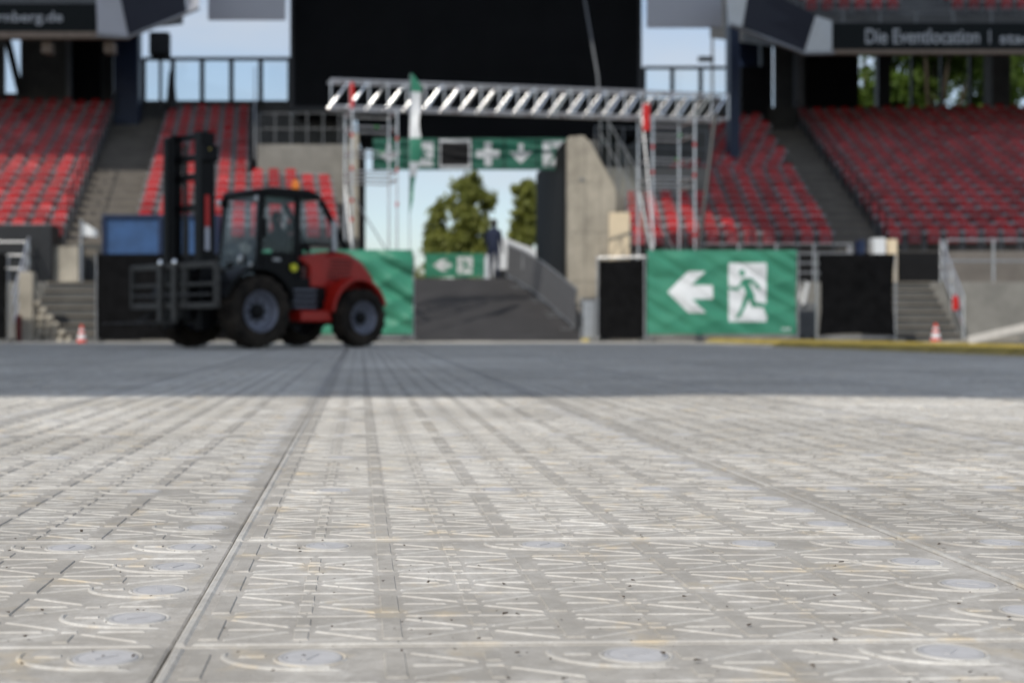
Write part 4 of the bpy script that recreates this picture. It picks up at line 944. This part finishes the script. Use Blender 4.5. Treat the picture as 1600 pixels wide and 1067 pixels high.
def head_parts(t, c, fwd, hairlen=.0):
    c = Vector(c); f = Vector(fwd).normalized(); rt = f.cross(Vector((0, 0, 1)))
    hb = MB(); 
    pr = []
    for i in range(9):
        A = math.pi / 2 * i / 8; pr.append((c.z + .02 + .118 * math.cos(A), .001 + .098 * math.sin(A)))
    pr.append((c.z - .05, .095)); hb.lathe(pr[::-1], 16, 'z', 0, (c.x - f.x * .018, c.y - f.y * .018, 0)); hb.build('hair', M['hair'], t, smooth=True)
    fb2 = MB(); p = c + f * .09
    fb2.tube([p + Vector((0, 0, .02)), p + f * .022 + Vector((0, 0, -.018)), p + Vector((0, 0, -.026))], [.008, .013, .008], 6)
    for s in (-1, 1): fb2.tube([c + rt * s * .085 + Vector((0, 0, -.03)), c + rt * s * .092 + Vector((0, 0, .02))], [.012, .018], 6)
    fb2.build('nose_and_ears', M['skin'], t, smooth=True)
    eb = MB()
    for s in (-1, 1): eb.lathe([(-.004, .001), (-.004, .009), (.004, .001)], 8, 'z', 0, p + rt * s * .032 + Vector((0, 0, .012)))
    eb.tube([p + rt * -.022 + Vector((0, 0, -.048)), p + rt * .022 + Vector((0, 0, -.048))], .005, 5); eb.build('eyes_and_mouth', M['hair'], t)
def standing(label, x, y, z, rz, mats, group=None):
    t = thing('person', label, 'person', (x, y, z), rz)
    J = dict(pel=(0,0,.95), sp=(0,.01,1.15), ch=(0,0,1.36), nk=(0,0,1.50), hd=(0,-.02,1.62), top=(0,-.01,1.74))
    Rd = dict(pel=(.16,.12), sp=(.15,.11), ch=(.18,.12), nk=.058, hd=(.082,.10), top=(.06,.075))
    E = [('pel','sp'),('sp','ch'),('ch','nk'),('nk','hd'),('hd','top')]; bones = [(('pel','sp'),0),(('sp','ch'),0),(('ch','nk'),0),(('nk','hd'),2),(('hd','top'),2)]
    for s, q in ((-1,'l'),(1,'r')):
        J.update({'h'+q:(s*.10,0,.88),'k'+q:(s*.11,-.02,.49),'a'+q:(s*.12,.02,.09),'t'+q:(s*.14,-.16,.035),'s'+q:(s*.19,0,1.40),'e'+q:(s*.25,.03,1.12),'w'+q:(s*.24,-.08,.90),'p'+q:(s*.235,-.11,.83)})
        Rd.update({'h'+q:.095,'k'+q:.062,'a'+q:.045,'t'+q:(.045,.03),'s'+q:.065,'e'+q:.046,'w'+q:.030,'p'+q:(.038,.02)})
        E += [('pel','h'+q),('h'+q,'k'+q),('k'+q,'a'+q),('a'+q,'t'+q),('ch','s'+q),('s'+q,'e'+q),('e'+q,'w'+q),('w'+q,'p'+q)]
        bones += [(('pel','h'+q),1),(('h'+q,'k'+q),1),(('k'+q,'a'+q),1),(('a'+q,'t'+q),3),(('ch','s'+q),0),(('s'+q,'e'+q),0),(('e'+q,'w'+q),2),(('w'+q,'p'+q),2)]
    fg = hand_fingers(J['pl'], (0,-.2,-1), (0,-1,0)) + hand_fingers(J['pr'], (0,-.2,-1), (0,-1,0))
    figure(t, J, Rd, E, bones, mats, fg); head_parts(t, (0,-.02,1.645), (0,-1,0)); return t
standing('person in dark clothes standing at the top of the ramp', X(772, 42.4), 42.4, RZ, R(150), [M['navy_cloth'], M['dark_cloth'], M['skin'], M['rubber']])

# ------------------------------------------------------------------ forklift
PHI = 42.0; c_, s_ = math.cos(R(PHI)), math.sin(R(PHI))
fx, fy = -2.384 - s_ * .86, 21.8 + c_ * .86
fl = thing('forklift', 'red and black rough terrain forklift with tall black mast facing left', 'forklift', (fx, fy, .004), R(180 + PHI))
def wheel(lx, ly, rad, wd):
    hub_z = rad
    o = bpy.data.objects.new('wheel', None); col.objects.link(o); o.parent = fl; o.location = (lx, ly, rad)
    sgn = 1 if ly > 0 else -1
    tb = MB(); h = wd / 2; rr_ = rad * .55
    tb.lathe([(-h*.80, rr_), (-h*.98, rr_*1.10), (-h, rad*.80), (-h*.86, rad*.93), (-h*.5, rad*.955), (h*.5, rad*.955), (h*.86, rad*.93), (h, rad*.80), (h*.98, rr_*1.10), (h*.80, rr_)], 40, 'y')
    nl_ = 17
    for k in range(nl_):
        for side in (-1, 1):
            A = 2 * math.pi * (k + (.5 if side > 0 else 0)) / nl_; dA = .26
            def pt(a, y, r): return (r * math.cos(a), y, r * math.sin(a))
            wA = .055; y0, y1 = side * h * .02, side * h * .93
            vs = [pt(A - wA, y0, rad*.94), pt(A + wA, y0, rad*.94), pt(A + dA + wA, y1, rad*.90), pt(A + dA - wA, y1, rad*.90),
                  pt(A - wA*.8, y0, rad*1.0), pt(A + wA*.8, y0, rad*1.0), pt(A + dA + wA*.8, y1, rad*.965), pt(A + dA - wA*.8, y1, rad*.965)]
            tb.add(vs, [(0,1,2,3),(4,5,6,7),(0,1,5,4),(1,2,6,5),(2,3,7,6),(3,0,4,7)])
            # lug shoulder down the side wall
            y2 = side * h * 1.0
            vs = [pt(A + dA - wA, y1, rad*.965), pt(A + dA + wA, y1, rad*.965), pt(A + dA + wA + .05, y2, rad*.80), pt(A + dA - wA + .05, y2, rad*.80),
                  pt(A + dA - wA, y1*.9, rad*.90), pt(A + dA + wA, y1*.9, rad*.90), pt(A + dA + wA + .05, y2*.93, rad*.78), pt(A + dA - wA + .05, y2*.93, rad*.78)]
            tb.add(vs, [(0,1,2,3),(4,5,6,7),(0,1,5,4),(1,2,6,5),(2,3,7,6),(3,0,4,7)])
    tb.build('tyre', M['tyre'], o, fix=True)
    rb_ = MB(); q = sgn
    rb_.lathe([(q*h*.84, rr_*1.02), (q*h*.90, rr_*1.0), (q*h*.80, rr_*.90), (q*h*.35, rr_*.80), (q*h*.25, rr_*.55), (q*h*.32, rr_*.50), (q*h*.32, rr_*.32)], 32, 'y'); rb_.lathe([(-q*h*.8, rr_*1.0), (q*h*.2, rr_*.82)], 32, 'y')
    rb_.build('rim', M['rim'], o, smooth=True)
    hb = MB(); hb.lathe([(q*h*.1, rr_*.45), (q*h*.55, rr_*.36), (q*h*.62, rr_*.22), (q*h*.62, .001)], 20, 'y', 0)
    for k in range(8): A = k * math.pi / 4; hb.lathe([(q*h*.30, .02), (q*h*.42, .02), (q*h*.42, .001)], 6, 'y', 0, (rr_*.52*math.cos(A), 0, rr_*.52*math.sin(A)))
    hb.build('hub', M['fl_black'], o, smooth=True)
    return o
for ly in (.86, -.86): wheel(0, ly, .575, .42)
for ly in (.80, -.80): wheel(-2.12, ly, .485, .36)
def part(name, mb, m, bevel=0.0, smooth=False, parent=None): return mb.build(name, m if not isinstance(m, str) else M[m], parent or fl, bevel=bevel, smooth=smooth)
b = MB(); b.prism([(.35, .40), (.35, .78), (-.4, .82), (-2.2, .85), (-2.75, .80), (-2.75, .5), (-2.2, .38), (-1.2, .34)], -.42, .42); part('chassis', b, 'fl_black', .03)
b = MB(); b.tube([(0, -.66, .575), (0, .66, .575)], .12, 12); b.tube([(-2.12, -.62, .485), (-2.12, .62, .485)], .10, 12); part('axle', b, 'fl_black')
b = MB(); b.box((-.5, -.52, .78), (-1.6, .58, 1.12)); part('cab_base', b, 'fl_black', .03)
for sy in (1, -1):       # arched front mudguards
    b = MB(); pts = [(.70*math.cos(A), .575 + .70*math.sin(A)) for A in [R(18 + 12*k) for k in range(13)]]; pin = [(.64*math.cos(A), .575 + .64*math.sin(A)) for A in [R(18 + 12*k) for k in range(13)]]
    n = len(pts); y0, y1 = sy * .52, sy * 1.04
    vs = [(u, y, v) for y in (y0, y1) for u, v in pts + pin]; m_ = 2 * n; fs = []
    for k in range(n - 1): fs += [(k, k+1, m_+k+1, m_+k), (n+k, m_+n+k, m_+n+k+1, n+k+1), (k, n+k, n+k+1, k+1), (m_+k, m_+k+1, m_+n+k+1, m_+n+k)]
    fs += [(0, m_, m_+n, n), (n-1, 2*n-1, m_+2*n-1, m_+n-1)]; b.add(vs, fs); part('front_mudguard', b, 'fl_black')
# rear hood, rounded in side view
hood = [(-1.66, .86), (-1.66, 1.62), (-1.95, 1.68), (-2.25, 1.64), (-2.55, 1.50), (-2.78, 1.27), (-2.90, 1.02), (-2.90, .82), (-2.60, .80), (-2.60, 1.0), (-1.62, 1.0)]
hood = [(-1.62, .90), (-1.62, 1.52), (-1.90, 1.58), (-2.20, 1.56), (-2.48, 1.42), (-2.70, 1.18), (-2.80, .95), (-2.80, .72), (-2.65, .72), (-2.58, .90)]
b = MB(); b.prism(hood, -.52, .52); part('hood', b, 'fl_red', .09, True)
for sy in (1, -1):       # rear fenders
    b = MB(); pts = [(-2.12 + .60*math.cos(A), .485 + .60*math.sin(A)*1.12) for A in [R(8 + 14*k) for k in range(12)]]; pin = [(-2.12 + .54*math.cos(A), .485 + .54*math.sin(A)*1.12) for A in [R(8 + 14*k) for k in range(12)]]
    n = len(pts); y0, y1 = sy * .50, sy * .88; vs = [(u, y, v) for y in (y0, y1) for u, v in pts + pin]; m_ = 2*n; fs = []
    for k in range(n - 1): fs += [(k, k+1, m_+k+1, m_+k), (n+k, m_+n+k, m_+n+k+1, n+k+1), (k, n+k, n+k+1, k+1), (m_+k, m_+k+1, m_+n+k+1, m_+n+k)]
    fs += [(0, m_, m_+n, n), (n-1, 2*n-1, m_+2*n-1, m_+n-1)]; b.add(vs, fs); part('rear_fender', b, 'fl_red', .015)
b = MB(); b.prism([(-1.30, .98), (-1.30, 1.30), (-1.05, 1.44), (-1.63, 1.56), (-1.63, .98)], .50, .60); part('side_panel', b, 'fl_red', .02)
b = MB(); b.prism([(-.95, .42), (-.95, .60), (-1.55, .60), (-1.60, .42)], .46, .80); part('side_sill', b, 'fl_red', .03)
b = MB(); b.box((-1.60, .47, .62), (-.86, .62, .97)); part('battery_box', b, 'fl_black', .02)
for k in range(4): b = MB(); b.box((-.92, .625, .64 + k * .09), (-1.38, .66, .672 + k * .09)); part('step', b, 'rim', .004)
b = MB()
for k in range(6): b.box((-1.72 - k * .01, .521, 1.12 + k * .06), (-2.15 - k * .02, .528, 1.14 + k * .06))
part('hood_grille', b, 'fl_black')
b = MB(); b.box((-2.805, -.3, .80), (-2.83, .3, 1.0)); part('radiator_grille', b, 'fl_black')
# cab posts and roof
zc, zr = 1.12, 2.44
posts = [((-.30, .52, zc), (-.42, .50, zr)), ((-.30, -.52, zc), (-.42, -.50, zr)), ((-1.05, .54, zc), (-1.10, .52, zr)), ((-1.05, -.54, zc), (-1.10, -.52, zr)),
         ((-2.12, .50, 1.62), (-1.60, .48, zr - .05)), ((-2.12, -.50, 1.62), (-1.60, -.48, zr - .05))]
for p, q in posts: b = MB(); b.bar(p, q, .085, .085); part('cab_post', b, 'fl_black', .015)
b = MB(); b.prism([(-.34, zr - .02), (-.38, zr + .07), (-.60, zr + .11), (-1.35, zr + .11), (-1.60, zr + .03), (-1.60, zr - .05)], -.54, .54); part('cab_roof', b, 'fl_black', .04, True)
for y in (.525, -.525):
    for p, q in (((-.33, y, 1.48), (-1.07, y, 1.48)), ((-1.07, y, 1.66), (-2.10, y * .96, 1.66)), ((-.38, y, zr - .03), (-1.55, y*.94, zr - .03))): b = MB(); b.bar(p, q, .05, .05); part('cab_rail', b, 'fl_black')
def pane(name, q, m='cab_glass', th=.006):
    b = MB(); n = (Vector(q[1]) - Vector(q[0])).cross(Vector(q[3]) - Vector(q[0])).normalized() * th; f = [Vector(v) for v in q]
    b.add(f + [v + n for v in f], [(0,1,2,3),(7,6,5,4),(0,4,5,1),(1,5,6,2),(2,6,7,3),(3,7,4,0)]); return part(name, b, m)
pane('windscreen', [(-.27, -.48, zc), (-.27, .48, zc), (-.39, .46, zr - .05), (-.39, -.46, zr - .05)])
pane('door_window', [(-.36, .53, 1.52), (-1.0, .53, 1.52), (-1.04, .52, zr - .07), (-.45, .52, zr - .07)])
pane('door_window', [(-.36, -.53, 1.52), (-1.0, -.53, 1.52), (-1.04, -.52, zr - .07), (-.45, -.52, zr - .07)])
pane('side_window', [(-1.12, .53, 1.70), (-2.02, .50, 1.70), (-1.60, .49, zr - .09), (-1.15, .52, zr - .09)])
pane('side_window', [(-1.12, -.53, 1.70), (-2.02, -.50, 1.70), (-1.60, -.49, zr - .09), (-1.15, -.52, zr - .09)])
pane('rear_window', [(-2.08, -.44, 1.70), (-2.08, .44, 1.70), (-1.62, .42, zr - .1), (-1.62, -.42, zr - .1)])
b = MB(); b.prism([(-.36, 1.0), (-.36, 1.47), (-1.0, 1.47), (-1.0, 1.0)], .545, .575); part('door', b, 'fl_black', .015)
b = MB(); b.box((-.7, .58, 1.38), (-.55, .60, 1.42)); part('door_handle', b, 'galv')
b = MB(); b.box((-.95, -.24, 1.12), (-1.42, .24, 1.30)); b.box((-1.32, -.24, 1.30), (-1.45, .24, 1.86)); b.box((-1.34, -.14, 1.88), (-1.44, .14, 2.05)); part('driver_seat', b, 'fl_black', .04)
b = MB(); b.tube([(-.42, 0, 1.12), (-.60, 0, 1.62)], .035, 8); part('steering_column', b, 'fl_black')
b = MB(); pts = [(-.60 + .17*math.sin(a)*-.3, .19*math.cos(a), 1.62 + .19*math.sin(a)*.75) for a in [2*math.pi*k/16 for k in range(17)]]; b.tube(pts, .016, 6, cap=False); part('steering_wheel', b, 'fl_black')
b = MB(); b.box((-.29, -.5, .8), (-.45, .5, 1.14)); part('dashboard', b, 'fl_black', .03)
b = MB(); b.lathe([(zr + .11, .06), (zr + .15, .065), (zr + .25, .055), (zr + .28, .001)], 14, 'z', 0, (-1.18, .36, 0)); part('beacon', b, 'orange', 0, True)
b = MB(); b.tube([(-1.18, .36, zr + .06), (-1.18, .36, zr + .112)], .04, 8); part('beacon_base', b, 'fl_black')
def lamp(x, y, z, r=.055):
    b = MB(); b.lathe([(-.06, .02), (-.05, r), (.02, r + .005)], 16, 'x', 0, (x, y, z)); o = part('work_lamp', b, 'fl_black', 0, True)
    b = MB(); b.lathe([(.018, r), (.03, r * .6), (.034, .001)], 16, 'x', 0, (x, y, z)); part('lens', b, 'glow_lamp', 0, True, o)
lamp(-.30, .53, 2.34); lamp(-.30, -.50, 2.34); lamp(.02, .55, 1.38, .075); lamp(.02, -.62, 1.38, .075); lamp(-.12, .62, 1.30, .05)
for sy in (1, -1):
    b = MB(); b.tube([(-.40, sy*.54, 2.2), (-.20, sy*.82, 2.2), (-.20, sy*.82, 2.0)], .014, 6); o = part('mirror_arm', b, 'fl_black')
    b = MB(); b.box((-.22, sy*.73, 1.72), (-.17, sy*.91, 2.02)); part('mirror', b, 'fl_black', .015, False, o)
b = MB(); b.tube([(-1.74, .56, 1.58), (-1.74, .66, 1.58), (-1.74, .66, 2.06)], .045, 10); part('exhaust_pipe', b, 'galv', 0, True)
b = MB(); b.lathe([(-.02, .001), (-.02, .065), (.02, .065), (.02, .001)], 14, 'y', 0, (-.96, .60, 1.28)); part('fuel_cap', b, mat('fuel_yellow', (.75, .72, .02), .4), 0, True)
# mast
MX = .62
for sy in (1, -1):
    for (dx, w_, d_, zt__, nm) in ((0, .15, .26, 3.30, 'mast_upright'), (.02, .08, .16, 3.33, 'inner_upright')):
        y = sy * (.46 if nm == 'mast_upright' else .34); b = MB(); b.box((MX + dx - d_/2, y - w_/2, .30), (MX + dx + d_/2, y + w_/2, zt__)); part(nm, b, 'fl_black', .012)
    b = MB(); b.tube([(MX - .12, sy*.26, .4), (MX - .12, sy*.26, 2.0)], .045, 12); b.tube([(MX - .12, sy*.26, 2.0), (MX - .12, sy*.26, 3.2)], .028, 12); part('lift_cylinder', b, 'fl_grey', 0, True)
    b = MB(); b.tube([(MX - .05, sy*.22, 1.0), (MX - .05, sy*.22, 3.15)], .018, 6); part('lift_chain', b, 'fl_grey')
for z in (.42, 1.35, 2.18, 2.66, 2.95, 3.28): b = MB(); b.box((MX - .09, -.405, z - .05), (MX - .02, .405, z + .05)); part('mast_crossbar', b, 'fl_black', .01)
b = MB(); b.box((MX - .15, .52, 2.85), (MX + .12, .60, 3.10)); part('hose_guard', b, 'fl_black', .02)
b = MB(); b.box((MX - .02, .537, 1.86), (MX + .06, .545, 2.34)); part('red_marking', b, 'red_paint')
b = MB(); b.box((MX - .02, .537, 1.50), (MX + .06, .545, 1.855)); part('white_marking', b, 'grey_panel')
b = MB(); b.box((MX + .0, .513, 3.02), (MX + .03, .605, 3.05)); part('yellow_marking', b, 'yellow')
for sy in (1, -1): b = MB(); b.tube([(MX - .06, sy*.50, 1.30), (-.28, sy*.48, .95)], .04, 10); part('tilt_cylinder', b, 'fl_grey', 0, True)
# carriage
CXc = .90
for z, hh in ((1.27, .09), (.98, .05), (.66, .09)): b = MB(); b.box((CXc - .03, -1.2, z - hh/2), (CXc + .03, 1.2, z + hh/2)); part('carriage_bar', b, 'fl_grey', .01)
for y in (-1.17, .34, 1.17): b = MB(); b.box((CXc - .045, y - .03, .62), (CXc + .045, y + .03, 1.31)); part('carriage_post', b, 'fl_grey', .01)
b = MB(); b.box((CXc - .14, -.34, .46), (CXc - .05, .34, 1.24)); part('carriage_plate', b, 'fl_black', .01)
b = MB(); b.tube([(CXc + .05, -1.1, .82), (CXc + .05, 1.1, .82)], .022, 8); part('shift_rod', b, 'fl_grey')
for y in (.12, -.28):
    b = MB(); zf = .38; b.prism([(CXc + .035, 1.30), (CXc + .085, 1.30), (CXc + .085, zf + .05), (CXc + 1.05, zf + .012), (CXc + 1.05, zf), (CXc + .035, zf)], y - .06, y + .06); part('fork', b, 'fl_grey', .008)
    b = MB(); b.lathe([(1.30, .04), (1.34, .045), (1.37, .03), (1.38, .001)], 12, 'z', 0, (CXc + .05, y, 0)); part('fork_pin', b, 'chrome', 0, True)
b = MB(); b.tube([(CXc - .1, -.75, .55), (CXc + .1, -.8, .42), (CXc - .1, -.82, .36)], .05, 8); part('hydraulic_hose', b, 'rubber', 0, True)
# driver
dr = thing('person', 'driver in dark short sleeved shirt holding the forklift steering wheel', 'person', (fx, fy, .004), R(180 + PHI))
J = dict(pel=(-1.14,0,1.40), sp=(-1.16,0,1.58), ch=(-1.12,0,1.80), nk=(-1.08,0,1.94), hd=(-1.05,0,2.06), top=(-1.06,0,2.17))
Rd = dict(pel=(.15,.13), sp=(.15,.12), ch=(.18,.12), nk=.058, hd=(.095,.09), top=(.07,.06))
E = [('pel','sp'),('sp','ch'),('ch','nk'),('nk','hd'),('hd','top')]; bones = [(('pel','sp'),0),(('sp','ch'),0),(('ch','nk'),0),(('nk','hd'),2),(('hd','top'),2)]
for s, q in ((-1,'l'),(1,'r')):
    J.update({'h'+q:(-1.06,s*.10,1.38),'k'+q:(-.62,s*.14,1.42),'a'+q:(-.52,s*.13,1.03),'t'+q:(-.40,s*.13,.99),'s'+q:(-1.10,s*.19,1.84),'e'+q:(-.98,s*.27,1.60),'w'+q:(-.74,s*.20,1.68),'p'+q:(-.67,s*.19,1.70)})
    Rd.update({'h'+q:.09,'k'+q:.065,'a'+q:.045,'t'+q:(.04,.03),'s'+q:.062,'e'+q:.045,'w'+q:.03,'p'+q:(.036,.02)})
    E += [('pel','h'+q),('h'+q,'k'+q),('k'+q,'a'+q),('a'+q,'t'+q),('ch','s'+q),('s'+q,'e'+q),('e'+q,'w'+q),('w'+q,'p'+q)]
    bones += [(('pel','h'+q),1),(('h'+q,'k'+q),1),(('k'+q,'a'+q),1),(('a'+q,'t'+q),3),(('ch','s'+q),0),(('s'+q,'e'+q),0 if False else 2),(('e'+q,'w'+q),2),(('w'+q,'p'+q),2)]
fg = hand_fingers(J['pl'], (1, 0, .1), (0, 0, 1)) + hand_fingers(J['pr'], (1, 0, .1), (0, 0, 1))
figure(dr, J, Rd, E, bones, [M['dark_cloth'], M['navy_cloth'], M['skin'], M['rubber']], fg)
head_parts(dr, (-1.05, 0, 2.085), (1, 0, 0))
print('panels', npan, 'lids', nl, 'far', len(far), 'objects', len(bpy.data.objects), 'seats', sum(1 for o in bpy.data.objects if o.name.startswith('seat') and o.data == seat_me))
